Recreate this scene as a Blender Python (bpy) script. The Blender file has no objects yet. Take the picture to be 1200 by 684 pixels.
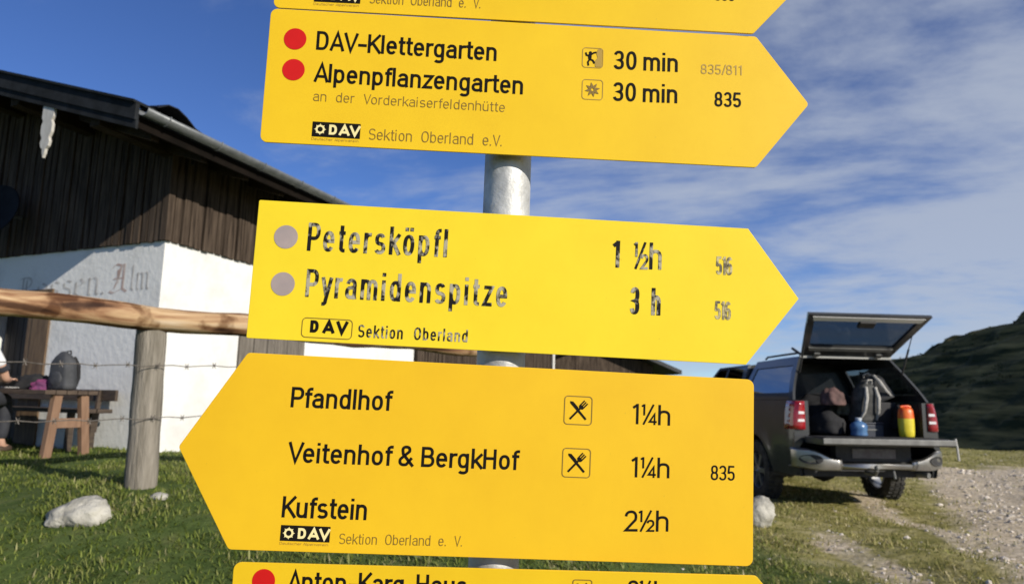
import bpy, bmesh, math, random
import numpy as np
from mathutils import Vector, Matrix, noise as mnoise
R = math.radians
random.seed(7); rng = np.random.default_rng(7)
sc = bpy.context.scene
COL = sc.collection
EYE = Vector((0, 0, 1.6))

# ------------------------------------------------------------------ camera
PITCH, ROLL, FPX = math.atan(128/820), R(1.2), 820.0
F = Vector((0, math.cos(PITCH), math.sin(PITCH)))
R0 = Vector((1, 0, 0)); U0 = Vector((0, -math.sin(PITCH), math.cos(PITCH)))
RV = R0*math.cos(ROLL) + U0*math.sin(ROLL)
UV = -R0*math.sin(ROLL) + U0*math.cos(ROLL)
cam = bpy.data.cameras.new('camera'); cam_o = bpy.data.objects.new('camera', cam); COL.objects.link(cam_o)
m = Matrix((RV, UV, -F)).transposed().to_4x4(); m.translation = EYE
cam_o.matrix_world = m
cam.sensor_fit = 'HORIZONTAL'; cam.sensor_width = 36; cam.lens = FPX/1200*36
cam.clip_start = .02; cam.clip_end = 3000
cam.dof.use_dof = True; cam.dof.focus_distance = 1.05; cam.dof.aperture_fstop = 7.5
sc.camera = cam_o

# ------------------------------------------------------------------ sky and sun
SUN_AZ, SUN_EL = 180-48, 23.5          # azimuth clockwise from +Y
S = Vector((math.sin(R(SUN_AZ))*math.cos(R(SUN_EL)), math.cos(R(SUN_AZ))*math.cos(R(SUN_EL)), math.sin(R(SUN_EL))))
w = bpy.data.worlds.new('World'); sc.world = w; w.use_nodes = True
nt = w.node_tree; N = nt.nodes; LK = nt.links
bg = N['Background']; bg.inputs['Strength'].default_value = .105
sky = N.new('ShaderNodeTexSky'); sky.sky_type = 'NISHITA'; sky.sun_disc = False
sky.sun_elevation = R(SUN_EL); sky.sun_rotation = R(SUN_AZ); sky.altitude = 2500
sky.air_density = 1.0; sky.dust_density = .0; sky.ozone_density = 4.0
tc = N.new('ShaderNodeTexCoord')
sep = N.new('ShaderNodeSeparateXYZ'); LK.new(tc.outputs['Generated'], sep.inputs[0])
def wm(op, a, b=None, c=None, clamp=False):
    n = N.new('ShaderNodeMath'); n.operation = op; n.use_clamp = clamp
    for i, v in enumerate((a, b, c)):
        if v is None: continue
        if isinstance(v, (int, float)): n.inputs[i].default_value = v
        else: LK.new(v, n.inputs[i])
    return n.outputs[0]
den = wm('ADD', wm('MAXIMUM', sep.outputs['Z'], 0.0), .16)
cx_ = wm('DIVIDE', sep.outputs['X'], den); cy_ = wm('DIVIDE', sep.outputs['Y'], den)
comb = N.new('ShaderNodeCombineXYZ'); LK.new(wm('MULTIPLY', cx_, .75), comb.inputs[0]); LK.new(wm('MULTIPLY_ADD', cx_, .25, wm('MULTIPLY', cy_, 1.1)), comb.inputs[1])
n1 = N.new('ShaderNodeTexNoise'); n1.inputs['Scale'].default_value = 1.15; n1.inputs['Detail'].default_value = 9; n1.inputs['Roughness'].default_value = .62; n1.inputs['Distortion'].default_value = .5
LK.new(comb.outputs[0], n1.inputs['Vector'])
n2 = N.new('ShaderNodeTexNoise'); n2.inputs['Scale'].default_value = 5.5; n2.inputs['Detail'].default_value = 6; n2.inputs['Roughness'].default_value = .6
LK.new(comb.outputs[0], n2.inputs['Vector'])
side = wm('MULTIPLY_ADD', sep.outputs['X'], .23, .0)              # more cloud towards the east (right)
cl = wm('ADD', wm('ADD', wm('MULTIPLY', n1.outputs['Fac'], .85), wm('MULTIPLY', n2.outputs['Fac'], .26)), side)
mr = N.new('ShaderNodeMapRange'); mr.interpolation_type = 'SMOOTHSTEP'
LK.new(cl, mr.inputs['Value']); mr.inputs['From Min'].default_value = .45; mr.inputs['From Max'].default_value = .76
mr.inputs['To Min'].default_value = 0; mr.inputs['To Max'].default_value = .74
mx = N.new('ShaderNodeMix'); mx.data_type = 'RGBA'
hs_ = N.new('ShaderNodeHueSaturation'); hs_.inputs['Saturation'].default_value = 1.12; hs_.inputs['Hue'].default_value = .513; LK.new(sky.outputs[0], hs_.inputs['Color'])
LK.new(mr.outputs[0], mx.inputs['Factor']); LK.new(hs_.outputs[0], mx.inputs['A'])
mx.inputs['B'].default_value = (3.9, 4.3, 5.0, 1)
LK.new(mx.outputs['Result'], bg.inputs['Color'])
sun = bpy.data.lights.new('sun', 'SUN'); sun.energy = 4.2; sun.angle = R(.5); sun.color = (1, .93, .82)
so = bpy.data.objects.new('sun', sun); COL.objects.link(so); so.rotation_euler = (-S).to_track_quat('-Z', 'Y').to_euler(); so.location = (20, -18, 30)
sc.view_settings.view_transform = 'Standard'; sc.view_settings.look = 'None'
sc.view_settings.exposure = 0.27; sc.view_settings.gamma = 1; sc.view_settings.use_curve_mapping = False

# ------------------------------------------------------------------ material helpers
def mat(name, col, rough=.6, metal=0., col2=None, nscale=6., stretch=(1, 1, 1), lo=.35, hi=.65, bump=0., bscale=None, spec=.5, detail=6, coat=0.):
    m = bpy.data.materials.new(name); m.use_nodes = True
    t = m.node_tree; b = t.nodes['Principled BSDF']
    b.inputs['Roughness'].default_value = rough; b.inputs['Metallic'].default_value = metal
    b.inputs['Specular IOR Level'].default_value = spec; b.inputs['Coat Weight'].default_value = coat
    b.inputs['Base Color'].default_value = (*col, 1)
    if col2 or bump:
        co = t.nodes.new('ShaderNodeTexCoord'); mp = t.nodes.new('ShaderNodeMapping'); mp.inputs['Scale'].default_value = stretch
        t.links.new(co.outputs['Object'], mp.inputs[0])
        nz = t.nodes.new('ShaderNodeTexNoise'); nz.inputs['Scale'].default_value = nscale; nz.inputs['Detail'].default_value = detail; nz.inputs['Roughness'].default_value = .6
        t.links.new(mp.outputs[0], nz.inputs['Vector'])
    if col2:
        rp = t.nodes.new('ShaderNodeValToRGB'); rp.color_ramp.elements[0].position = lo; rp.color_ramp.elements[1].position = hi
        rp.color_ramp.elements[0].color = (*col, 1); rp.color_ramp.elements[1].color = (*col2, 1)
        t.links.new(nz.outputs['Fac'], rp.inputs[0]); t.links.new(rp.outputs[0], b.inputs['Base Color'])
    if bump:
        nb = nz
        if bscale:
            nb = t.nodes.new('ShaderNodeTexNoise'); nb.inputs['Scale'].default_value = bscale; nb.inputs['Detail'].default_value = 5
            t.links.new(mp.outputs[0], nb.inputs['Vector'])
        bp = t.nodes.new('ShaderNodeBump'); bp.inputs['Strength'].default_value = bump; bp.inputs['Distance'].default_value = .02
        t.links.new(nb.outputs['Fac'], bp.inputs['Height']); t.links.new(bp.outputs[0], b.inputs['Normal'])
    return m
def attr_mat(name, rough=.7, trans=0.):
    m = bpy.data.materials.new(name); m.use_nodes = True; t = m.node_tree; b = t.nodes['Principled BSDF']
    a = t.nodes.new('ShaderNodeAttribute'); a.attribute_name = 'tint'
    t.links.new(a.outputs['Color'], b.inputs['Base Color']); b.inputs['Roughness'].default_value = rough
    b.inputs['Specular IOR Level'].default_value = .25
    if trans:
        tr = t.nodes.new('ShaderNodeBsdfTranslucent'); t.links.new(a.outputs['Color'], tr.inputs[0])
        ms = t.nodes.new('ShaderNodeMixShader'); ms.inputs[0].default_value = trans
        t.links.new(b.outputs[0], ms.inputs[1]); t.links.new(tr.outputs[0], ms.inputs[2]); t.links.new(ms.outputs[0], t.nodes['Material Output'].inputs[0])
    return m
def glass_mat(name, tint, mixf=.25):
    m = bpy.data.materials.new(name); m.use_nodes = True; t = m.node_tree
    tr = t.nodes.new('ShaderNodeBsdfTransparent'); tr.inputs[0].default_value = (*tint, 1)
    gl = t.nodes.new('ShaderNodeBsdfGlossy'); gl.inputs['Roughness'].default_value = .03; gl.inputs[0].default_value = (.9, .9, .9, 1)
    fr = t.nodes.new('ShaderNodeFresnel'); fr.inputs[0].default_value = 1.5
    ad = t.nodes.new('ShaderNodeMath'); ad.operation = 'ADD'; ad.inputs[1].default_value = max(0, mixf*.2); ad.use_clamp = True
    if mixf < 0: ad.operation = 'MULTIPLY'; ad.inputs[1].default_value = 1+mixf
    t.links.new(fr.outputs[0], ad.inputs[0])
    ms = t.nodes.new('ShaderNodeMixShader'); t.links.new(ad.outputs[0], ms.inputs[0]); t.links.new(tr.outputs[0], ms.inputs[1]); t.links.new(gl.outputs[0], ms.inputs[2])
    t.links.new(ms.outputs[0], t.nodes['Material Output'].inputs[0]); return m

# ------------------------------------------------------------------ mesh helpers
class MB:
    def __init__(s): s.v = []; s.f = []
    def add(s, vs, fs):
        o = len(s.v); s.v += [tuple(v) for v in vs]; s.f += [tuple(i+o for i in f) for f in fs]; return s
    def hexa(s, p):      # 8 corners: bottom 4 ccw, top 4 ccw
        return s.add(p, [(3,2,1,0), (4,5,6,7), (0,1,5,4), (1,2,6,5), (2,3,7,6), (3,0,4,7)])
    def box(s, a, b, M=None):
        x0,y0,z0 = a; x1,y1,z1 = b
        p = [Vector(q) for q in ((x0,y0,z0),(x1,y0,z0),(x1,y1,z0),(x0,y1,z0),(x0,y0,z1),(x1,y0,z1),(x1,y1,z1),(x0,y1,z1))]
        if M: p = [M @ q for q in p]
        return s.hexa(p)
    def obox(s, c, ax, ay, az):   # centre and half axes
        c, ax, ay, az = map(Vector, (c, ax, ay, az))
        return s.hexa([c-ax-ay-az, c+ax-ay-az, c+ax+ay-az, c-ax+ay-az, c-ax-ay+az, c+ax-ay+az, c+ax+ay+az, c-ax+ay+az])
    def tube(s, pts, rad, n=12, caps=True, wob=0.):
        pts = [Vector(p) for p in pts]; rads = rad if isinstance(rad, (list, tuple)) else [rad]*len(pts)
        vs = []; fs = []; up = Vector((0, 0, 1)); prev = None
        for i, p in enumerate(pts):
            d = (pts[min(i+1, len(pts)-1)] - pts[max(i-1, 0)]).normalized()
            if prev is None: a = d.cross(up if abs(d.z) < .9 else Vector((1, 0, 0))).normalized()
            else: a = (prev - d*prev.dot(d)).normalized()
            prev = a; b = d.cross(a)
            for k in range(n):
                t = 2*math.pi*k/n; rr = rads[i]*(1+(wob*mnoise.noise(Vector((math.cos(t)*1.5, math.sin(t)*1.5, p.length*3.1))) if wob else 0))
                vs.append(p + a*math.cos(t)*rr + b*math.sin(t)*rr)
        for i in range(len(pts)-1):
            for k in range(n): fs.append((i*n+k, i*n+(k+1) % n, (i+1)*n+(k+1) % n, (i+1)*n+k))
        if caps: fs += [tuple(range(n))[::-1], tuple((len(pts)-1)*n+k for k in range(n))]
        return s.add(vs, fs)
    def prism(s, poly, d, M=None):   # poly: list of 3d points, extruded by vector d
        d = Vector(d); p = [Vector(q) for q in poly]; n = len(p)
        vs = p + [q+d for q in p]
        if M: vs = [M @ q for q in vs]
        return s.add(vs, [tuple(range(n))[::-1], tuple(range(n, 2*n))] + [(i, (i+1) % n, n+(i+1) % n, n+i) for i in range(n)])
    def lathe(s, prof, c, axis='x', n=28):   # prof: (along axis, radius)
        c = Vector(c); vs = []; fs = []
        for a, r in prof:
            for k in range(n):
                t = 2*math.pi*k/n; u, v = math.cos(t)*r, math.sin(t)*r
                vs.append(c + (Vector((a, u, v)) if axis == 'x' else Vector((u, a, v)) if axis == 'y' else Vector((u, v, a))))
        for i in range(len(prof)-1):
            for k in range(n): fs.append((i*n+k, i*n+(k+1) % n, (i+1)*n+(k+1) % n, (i+1)*n+k))
        return s.add(vs, fs)
    def grid(s, rows):
        o = []; nr = len(rows); nc = len(rows[0])
        return s.add([p for r in rows for p in r], [(i*nc+j, i*nc+j+1, (i+1)*nc+j+1, (i+1)*nc+j) for i in range(nr-1) for j in range(nc-1)])
    def build(s, name, material, parent=None, smooth=False, bevel=0., normals=True, kind=None):
        me = bpy.data.meshes.new(name); me.from_pydata([tuple(v) for v in s.v], [], s.f)
        if normals or bevel:
            bm = bmesh.new(); bm.from_mesh(me)
            if normals: bmesh.ops.recalc_face_normals(bm, faces=bm.faces)
            bm.to_mesh(me); bm.free()
        me.materials.append(material)
        o = bpy.data.objects.new(name, me); COL.objects.link(o)
        if parent: o.parent = parent
        if smooth:
            for p in me.polygons: p.use_smooth = True
            me.set_sharp_from_angle(angle=R(40))
        if bevel:
            b = o.modifiers.new('Bevel', 'BEVEL'); b.width = bevel; b.segments = 2; b.limit_method = 'ANGLE'; b.angle_limit = R(40)
        if kind: o['kind'] = kind
        return o
def tag(o, label, cat, group=None, kind=None):
    o['label'] = label; o['category'] = cat
    if group: o['group'] = group
    if kind: o['kind'] = kind
    return o
def thing(name, label, cat, mw=None, group=None):
    o = bpy.data.objects.new(name, None); COL.objects.link(o); o.empty_display_size = .1
    if mw is not None: o.matrix_world = mw if isinstance(mw, Matrix) else Matrix.Translation(Vector(mw))
    return tag(o, label, cat, group)
def fbm(x, y, z=0., oct=4):
    return mnoise.fractal(Vector((x, y, z)), 1.0, 2.0, oct)
def sstep(a, b, x):
    t = np.clip((x-a)/(b-a), 0, 1); return t*t*(3-2*t)

# ------------------------------------------------------------------ ground
def ground_z(x, y):
    x = np.asarray(x, float); y = np.asarray(y, float)
    r = sstep(-.1, .30, x/np.maximum(y, 1.5))*sstep(-.5, 2.0, x)
    left = np.interp(y, [0, 2.4, 3.3, 3.7, 4.1, 4.6, 5.2, 6, 9], [0, .22, .42, .56, .71, .85, .905, .915, .93])
    right = np.interp(y, [0, 2.4, 4.2], [0, .27, .42])
    z = left*(1-r) + right*r
    z = z + .035*np.sin(x*1.7+.6)*np.sin(y*1.3+1) + .02*np.sin(x*3.9+y*2.3)
    z = z - .09*np.maximum(y-22, 0)*(y < 60) - .09*38*(y >= 60)
    z = z - .10*np.maximum(np.abs(x)-25, 0)*(np.abs(x) < 60) - 3.5*(np.abs(x) >= 60)
    return z
def gz(x, y): return float(ground_z(x, y))
def warp(a, b, n, fine_lo, fine_hi, step):
    fine = np.arange(fine_lo, fine_hi, step); lo = fine_lo - np.geomspace(step, fine_lo-a, n); hi = fine_hi + np.geomspace(step, b-fine_hi, n)
    return np.concatenate([lo[::-1], fine, hi])
gx = warp(-900, 900, 40, -8, 13, .11); gy = warp(-900, 900, 40, 1.5, 24, .11)
GX, GY = np.meshgrid(gx, gy)
GZ = ground_z(GX, GY)
def gravel_mask(x, y):
    k = y/1.146; X = x/1.146
    main = (1-sstep(.75, 1.7, np.abs(X - (4.5 + (k-4.5)*.54))/(1+.03*k)))*(1-sstep(12.0, 14.5, k))
    b = (1-sstep(.05, .30, np.abs(X-(3.60+(k-5.87)*.21)-.08*np.sin(k*2.3))))*sstep(4.3, 5.6, k)*(1-sstep(8.6, 9.8, k))*.62
    c = (1-sstep(.05, .28, np.abs(X-(2.45+(k-4.4)*.12)-.06*np.sin(k*3.1))))*(1-sstep(5.6, 7.0, k))*.55
    return np.clip(np.maximum(np.maximum(main, b), c), 0, 1)*sstep(1.2, 2.2, x)
def dry_mask(x, y): return sstep(.2, .36, x/np.maximum(y, 1.5))*sstep(1, 3, x)*sstep(4.4, 7.0, y*.8+x*.55)
ny, nx = GX.shape
verts = np.stack([GX, GY, GZ], -1).reshape(-1, 3)
for i in range(len(verts)):
    x, y, z = verts[i]
    if -8 < x < 14 and 1 < y < 26: verts[i, 2] += .03*fbm(x*1.3, y*1.3)
idx = np.arange(ny*nx).reshape(ny, nx)
faces = np.stack([idx[:-1, :-1], idx[:-1, 1:], idx[1:, 1:], idx[1:, :-1]], -1).reshape(-1, 4)
def np_mesh(name, v, f, material, tint=None, smooth=True):
    me = bpy.data.meshes.new(name); v = np.asarray(v, np.float32); f = np.asarray(f, np.int32)
    me.vertices.add(len(v)); me.vertices.foreach_set('co', v.ravel())
    k = f.shape[1]; me.loops.add(f.size); me.loops.foreach_set('vertex_index', f.ravel())
    me.polygons.add(len(f)); me.polygons.foreach_set('loop_start', np.arange(0, f.size, k, dtype=np.int32))
    me.polygons.foreach_set('use_smooth', np.full(len(f), smooth))
    me.update(calc_edges=True)
    if tint is not None:
        a = me.color_attributes.new('tint', 'FLOAT_COLOR', 'POINT')
        a.data.foreach_set('color', np.concatenate([tint, np.ones((len(v), 1))], 1).astype(np.float32).ravel())
    me.materials.append(material); me.validate()
    o = bpy.data.objects.new(name, me); COL.objects.link(o); return o
gm = bpy.data.materials.new('meadow_ground'); gm.use_nodes = True
t = gm.node_tree; b = t.nodes['Principled BSDF']; b.inputs['Roughness'].default_value = .95; b.inputs['Specular IOR Level'].default_value = .1
at_ = t.nodes.new('ShaderNodeAttribute'); at_.attribute_name = 'tint'
sp = t.nodes.new('ShaderNodeSeparateColor'); t.links.new(at_.outputs['Color'], sp.inputs[0])
co = t.nodes.new('ShaderNodeTexCoord')
def gnoise(s, d=8, ro=.65):
    n = t.nodes.new('ShaderNodeTexNoise'); n.inputs['Scale'].default_value = s; n.inputs['Detail'].default_value = d; n.inputs['Roughness'].default_value = ro
    t.links.new(co.outputs['Object'], n.inputs['Vector']); return n.outputs['Fac']
def gramp(fac, stops):
    r = t.nodes.new('ShaderNodeValToRGB'); e = r.color_ramp.elements
    while len(e) < len(stops): e.new(.5)
    for q, (p, c) in zip(e, stops): q.position = p; q.color = (*c, 1)
    t.links.new(fac, r.inputs[0]); return r.outputs[0]
def gmix(f, a, c):
    n = t.nodes.new('ShaderNodeMix'); n.data_type = 'RGBA'; t.links.new(f, n.inputs['Factor']); t.links.new(a, n.inputs['A']); t.links.new(c, n.inputs['B']); return n.outputs['Result']
def gmath(op, a, c, d=None):
    n = t.nodes.new('ShaderNodeMath'); n.operation = op; n.use_clamp = op == 'MULTIPLY_ADD'
    for i, v in enumerate((a, c, d)):
        if v is None: continue
        if isinstance(v, (int, float)): n.inputs[i].default_value = v
        else: t.links.new(v, n.inputs[i])
    return n.outputs[0]
green = gramp(gnoise(5), [(.3, (.05, .08, .018)), (.55, (.09, .125, .035)), (.75, (.14, .15, .055))])
dry = gramp(gnoise(4), [(.3, (.15, .15, .04)), (.5, (.31, .275, .095)), (.7, (.50, .43, .23))])
grav = gramp(gnoise(14, 10, .75), [(.3, (.25, .195, .12)), (.48, (.56, .46, .32)), (.68, (.80, .69, .53))])
fine = gnoise(2.1, 11, .72)
def thr(sock, k=3.2): return gmath('MULTIPLY_ADD', gmath('ADD', sock, gmath('MULTIPLY_ADD', fine, 2.4, -1.2)), k, -k*.5+.5)
base = gmix(thr(sp.outputs['Green'], 2.0), green, dry)
t.links.new(gmix(thr(sp.outputs['Red']), base, grav), b.inputs['Base Color'])
bp = t.nodes.new('ShaderNodeBump'); bp.inputs['Strength'].default_value = .8; bp.inputs['Distance'].default_value = .05
t.links.new(gnoise(11, 10, .7), bp.inputs['Height']); t.links.new(bp.outputs[0], b.inputs['Normal'])
GM = gravel_mask(verts[:, 0], verts[:, 1]); DM = dry_mask(verts[:, 0], verts[:, 1])
ground = np_mesh('ground', verts, faces, gm, np.stack([GM, DM, DM*0], -1)); ground['kind'] = 'structure'

# ------------------------------------------------------------------ hill beyond the car, its near flank turned from the sun
hx = np.concatenate([np.arange(38, 92, .36), np.arange(92, 190, 1.5)]); hy = np.concatenate([np.arange(50, 70, 1.), np.arange(70, 130, .6), np.arange(130, 210, 1.5)]); HX, HY = np.meshgrid(hx, hy)
HV = np.zeros((HX.size, 3)); xs, ys = HX.ravel(), HY.ravel()
for i in range(HX.size):
    x, y = xs[i], ys[i]
    bump = 1.6*fbm(x*.045, y*.045) + .7*fbm(x*.17, y*.17, 3.) + .35*fbm(x*.5, y*.5, 5., 3)
    face = .1 + .78*(x-50.0-.06*(y-100)) + bump
    crest = 15.2 + .06*(x-73.5) - .27*(y-100) + .5*bump
    d = face-crest; k = 1.5
    z = min(face, crest) - k*math.exp(-abs(d)/k)*.5
    z += min(.40, .14+.035*max(0, z-4))*math.sin(z*2.2+3.5*fbm(x*.06, y*.06))
    HV[i] = (x, y, max(z, -6))
hid = np.arange(HX.size).reshape(HX.shape)
hf = np.stack([hid[:-1, :-1], hid[:-1, 1:], hid[1:, 1:], hid[1:, :-1]], -1).reshape(-1, 4)
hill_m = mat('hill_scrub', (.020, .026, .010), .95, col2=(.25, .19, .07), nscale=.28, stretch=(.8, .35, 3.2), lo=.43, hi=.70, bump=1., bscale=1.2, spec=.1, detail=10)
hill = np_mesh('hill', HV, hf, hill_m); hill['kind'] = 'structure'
# dwarf scrub clumps on the hill
def blob(mb, c, r, sub=1, jit=.3, flat=.7):
    bm = bmesh.new(); bmesh.ops.create_icosphere(bm, subdivisions=sub, radius=1)
    o = random.random()*99
    vs = []
    for v in bm.verts:
        k = 1+jit*mnoise.noise(v.co*1.7+Vector((o, o, o)))*1.6
        vs.append((c[0]+v.co.x*r*k, c[1]+v.co.y*r*k, c[2]+v.co.z*r*k*flat))
    fs = [tuple(v.index for v in f.verts) for f in bm.faces]; bm.free(); mb.add(vs, fs)
sm = MB(); cnt = 0
while cnt < 650:
    i = random.randrange(len(HV)); x, y, z = HV[i]
    if y > 135 or x > 100 or z < 0 or fbm(x*.09, y*.09, 9.) < -.05: continue
    nleaf = 9; r0 = random.uniform(.15, .4)
    for _ in range(nleaf):
        p = Vector((x, y, z)) + Vector((random.gauss(0, r0*.6), random.gauss(0, r0*.6), random.uniform(0, r0)))
        a = Vector((random.gauss(0, 1), random.gauss(0, 1), random.gauss(0, 1))).normalized()*r0*.5; c2 = a.orthogonal().normalized()*r0*.35
        sm.add([p-a, p+c2, p+a, p-c2], [(0, 1, 2, 3)])
    cnt += 1
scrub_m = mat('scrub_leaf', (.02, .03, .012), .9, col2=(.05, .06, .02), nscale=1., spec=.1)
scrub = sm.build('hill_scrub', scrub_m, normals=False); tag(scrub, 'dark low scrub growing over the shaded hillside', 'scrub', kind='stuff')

# ------------------------------------------------------------------ grass blades and pebbles (uncountable)
def blades(name, n, xr, yr, keep, length, width, palette, label):
    y = np.sqrt(rng.uniform(yr[0]**2*.6, yr[1]**2, n*3)); y = yr[0] + (yr[1]-yr[0])*rng.uniform(0, 1, n*3)**1.75
    s = rng.uniform(xr[0], xr[1], n*3); x = s*y
    cl = np.array([fbm(a*1.6, c*1.6, 2., 3) for a, c in zip(x, y)])
    ok = rng.uniform(0, 1, n*3) < keep(x, y)*np.clip(.75+cl, .15, 1)
    x, y, cl = x[ok][:n], y[ok][:n], cl[ok][:n]; n = len(x)
    z = ground_z(x, y) + np.array([.03*fbm(a*1.3, c*1.3) for a, c in zip(x, y)]) - .008
    L = length*np.clip(rng.lognormal(0, .32, n), .4, 1.7)*(1+.5*cl); W = width*rng.uniform(.6, 1.5, n)*(.6+.13*y)
    az = rng.uniform(0, 2*np.pi, n); lean = rng.uniform(.25, 1.25, n)
    dx, dy = np.cos(az), np.sin(az); px, py = -dy, dx
    P = np.stack([x, y, z], -1); D = np.stack([dx*np.sin(lean), dy*np.sin(lean), np.cos(lean)], -1); Q = np.stack([px, py, 0*px], -1)
    mid = P + D*(L*.55)[:, None]; D2 = np.stack([dx*np.sin(lean*1.5), dy*np.sin(lean*1.5), np.cos(lean*1.5)], -1); tip = mid + D2*(L*.5)[:, None]
    V = np.stack([P-Q*W[:, None]*.5, P+Q*W[:, None]*.5, mid+Q*W[:, None]*.45, mid-Q*W[:, None]*.45, tip+Q*W[:, None]*.08, tip-Q*W[:, None]*.08], 1).reshape(-1, 3)
    o = np.arange(n)[:, None]*6
    Fq = np.concatenate([o+np.array([0, 1, 2, 3]), o+np.array([3, 2, 4, 5])], 0)
    pal = np.array(palette); u = np.clip(rng.normal(.42, .22, n)+.35*cl, 0, .999)*(len(pal)-1); i0 = u.astype(int); fr = (u-i0)[:, None]
    c = (pal[i0]*(1-fr) + pal[np.minimum(i0+1, len(pal)-1)]*fr)*rng.uniform(.75, 1.25, n)[:, None]
    ob = np_mesh(name, V, Fq, GRASS_M, np.repeat(c, 6, 0)); tag(ob, label, 'grass', kind='stuff'); return ob
GRASS_M = attr_mat('grass_blade', .6, .25)
GP = [(.08, .11, .014), (.135, .178, .026), (.18, .215, .042), (.24, .245, .075), (.36, .33, .17)]
DP = [(.115, .135, .03), (.20, .21, .05), (.31, .285, .09), (.45, .39, .17), (.58, .50, .30)]
blades('green_grass', 125000, (-.95, .42), (2.0, 9.8), lambda x, y: (1-gravel_mask(x, y))*(1-.9*dry_mask(x, y)), .036, .0062, GP, 'short green pasture grass round the fence post and boulder')
blades('dry_grass', 62000, (.22, 1.0), (3.6, 24), lambda x, y: (.06+.94*(1-gravel_mask(x, y))**2)*(.25+.75*dry_mask(x, y)), .034, .0055, DP, 'dry yellowish grass between the stony tracks behind the car')
pm = MB(); ico = bmesh.new(); bmesh.ops.create_icosphere(ico, subdivisions=1, radius=1); IV = [v.co.copy() for v in ico.verts]; IF = [tuple(v.index for v in f.verts) for f in ico.faces]; ico.free()
tints = []; k = 0
while k < 4300:
    y = 4.2+19*random.random()**1.8; x = y*random.uniform(.2, 1.0); g = float(gravel_mask(x, y))
    if random.random() > g**2.2*.95+.025: continue
    r = random.lognormvariate(-4.55, .55)*(.8+.045*y); rot = Matrix.Rotation(random.random()*6.3, 3, 'Z'); sc3 = (random.uniform(.7, 1.4), random.uniform(.6, 1.1), random.uniform(.35, .75))
    o = Vector((random.random()*50, 0, 0)); z = gz(x, y) + .03*fbm(x*1.3, y*1.3) + r*.15
    vs = []
    for v in IV:
        q = v*(1+.5*mnoise.noise(v*1.3+o)); q = rot @ Vector((q.x*sc3[0], q.y*sc3[1], q.z*sc3[2])); vs.append((x+q.x*r, y+q.y*r, z+q.z*r))
    pm.add(vs, IF); sh = random.uniform(.35, .75); tints += [(sh, sh*.90, sh*.76)]*len(IV); k += 1
peb = np_mesh('gravel', pm.v, pm.f, attr_mat('limestone_gravel', .9), np.array(tints), smooth=False); tag(peb, 'pale limestone gravel scattered along the stony tracks', 'gravel', kind='stuff')

# ------------------------------------------------------------------ boulders
def boulder(name, c, size, label, seed, group=None, rot=0.):
    bm = bmesh.new(); bmesh.ops.create_icosphere(bm, subdivisions=4, radius=1)
    for v in bm.verts:
        p = v.co.copy(); k = 1 + .30*mnoise.noise(p*1.1+Vector((seed, 0, 0))) + .13*mnoise.noise(p*3.1+Vector((0, seed, 0))) + .05*mnoise.noise(p*8+Vector((seed, seed, 0)))
        p = Vector((p.x*k*size[0], p.y*k*size[1], p.z*k*size[2])); v.co = Matrix.Rotation(rot, 3, 'Y') @ p
    me = bpy.data.meshes.new(name); bm.to_mesh(me); bm.free(); me.materials.append(ROCK)
    for p in me.polygons: p.use_smooth = True
    o = bpy.data.objects.new(name, me); COL.objects.link(o); o.location = c; return tag(o, label, 'boulder' if name == 'boulder' else 'stone', group)
ROCK = mat('limestone', (.20, .19, .16), .9, col2=(.47, .45, .39), nscale=9, lo=.3, hi=.6, bump=.8, bscale=30, spec=.2)
boulder('boulder', (-2.63, 4.50, gz(-2.63, 4.50)+.015), (.19, .14, .105), 'pale limestone boulder half sunk in the green grass before the fence post', 3.3, rot=-.16)
boulder('stone', (-2.36, 4.9, gz(-2.36, 4.9)+.01), (.06, .045, .028), 'small flat pale stone beside the foot of the fence post', 8.1)
boulder('boulder', (2.47, 7.15, gz(2.47, 7.15)+.08), (.16, .13, .17), 'rugged white rock in the grass right of the left pointing sign', 5.7, rot=.6)
# ------------------------------------------------------------------ alpine hut
HC = Vector((-4.164, 8.2, 0)); hl = Vector((-.911, .413, 0)).normalized(); hs = Vector((.347, .938, 0)).normalized()
nf = Vector((-hl.y, hl.x, 0)); nf = nf if nf.y < 0 else -nf      # front normal
nr = Vector((hs.y, -hs.x, 0))                                    # side normal
ZG, ZB = .55, 3.434
HW, HT = 9.0, 15.8
house = thing('alpine_hut', 'old alpine hut with whitewashed ground floor, dark board gable and wide low roof', 'hut', (HC.x, HC.y, .9))
def hp(u, t, z): return HC + hl*u + hs*t + Vector((0, 0, z))
HOFF = Vector((HC.x, HC.y, .9))
def loc_mb(mb, off=HOFF): mb.v = [tuple(Vector(v)-off) for v in mb.v]; return mb
white = mat('whitewash', (.74, .735, .71), .9, col2=(.52, .51, .48), nscale=1.9, lo=.48, hi=.9, bump=.35, bscale=14, spec=.2)
darkwood = mat('weathered_boards', (.012, .008, .006), .9, col2=(.115, .085, .062), nscale=5, stretch=(4.5, 4.5, .3), lo=.3, hi=.72, bump=.35, spec=.15)
rafter_m = mat('rafter_wood', (.026, .018, .012), .85, col2=(.05, .035, .022), nscale=4, spec=.15)
roof_m = mat('roof_sheet', (.02, .023, .026), .7, col2=(.04, .043, .047), nscale=3, spec=.4)
verge_m = mat('verge_cladding', (.014, .015, .016), .9, col2=(.026, .029, .033), nscale=5, spec=.06)
zinc = mat('zinc_gutter', (.13, .14, .145), .5, metal=.4, col2=(.22, .23, .235), nscale=7)
plank = mat('door_planks', (.10, .085, .068), .85, col2=(.20, .175, .145), nscale=6, stretch=(4, 4, .5), bump=.4)
frame_m = mat('door_frame_wood', (.09, .055, .03), .75, col2=(.17, .11, .06), nscale=6, stretch=(4, 4, .6))
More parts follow.
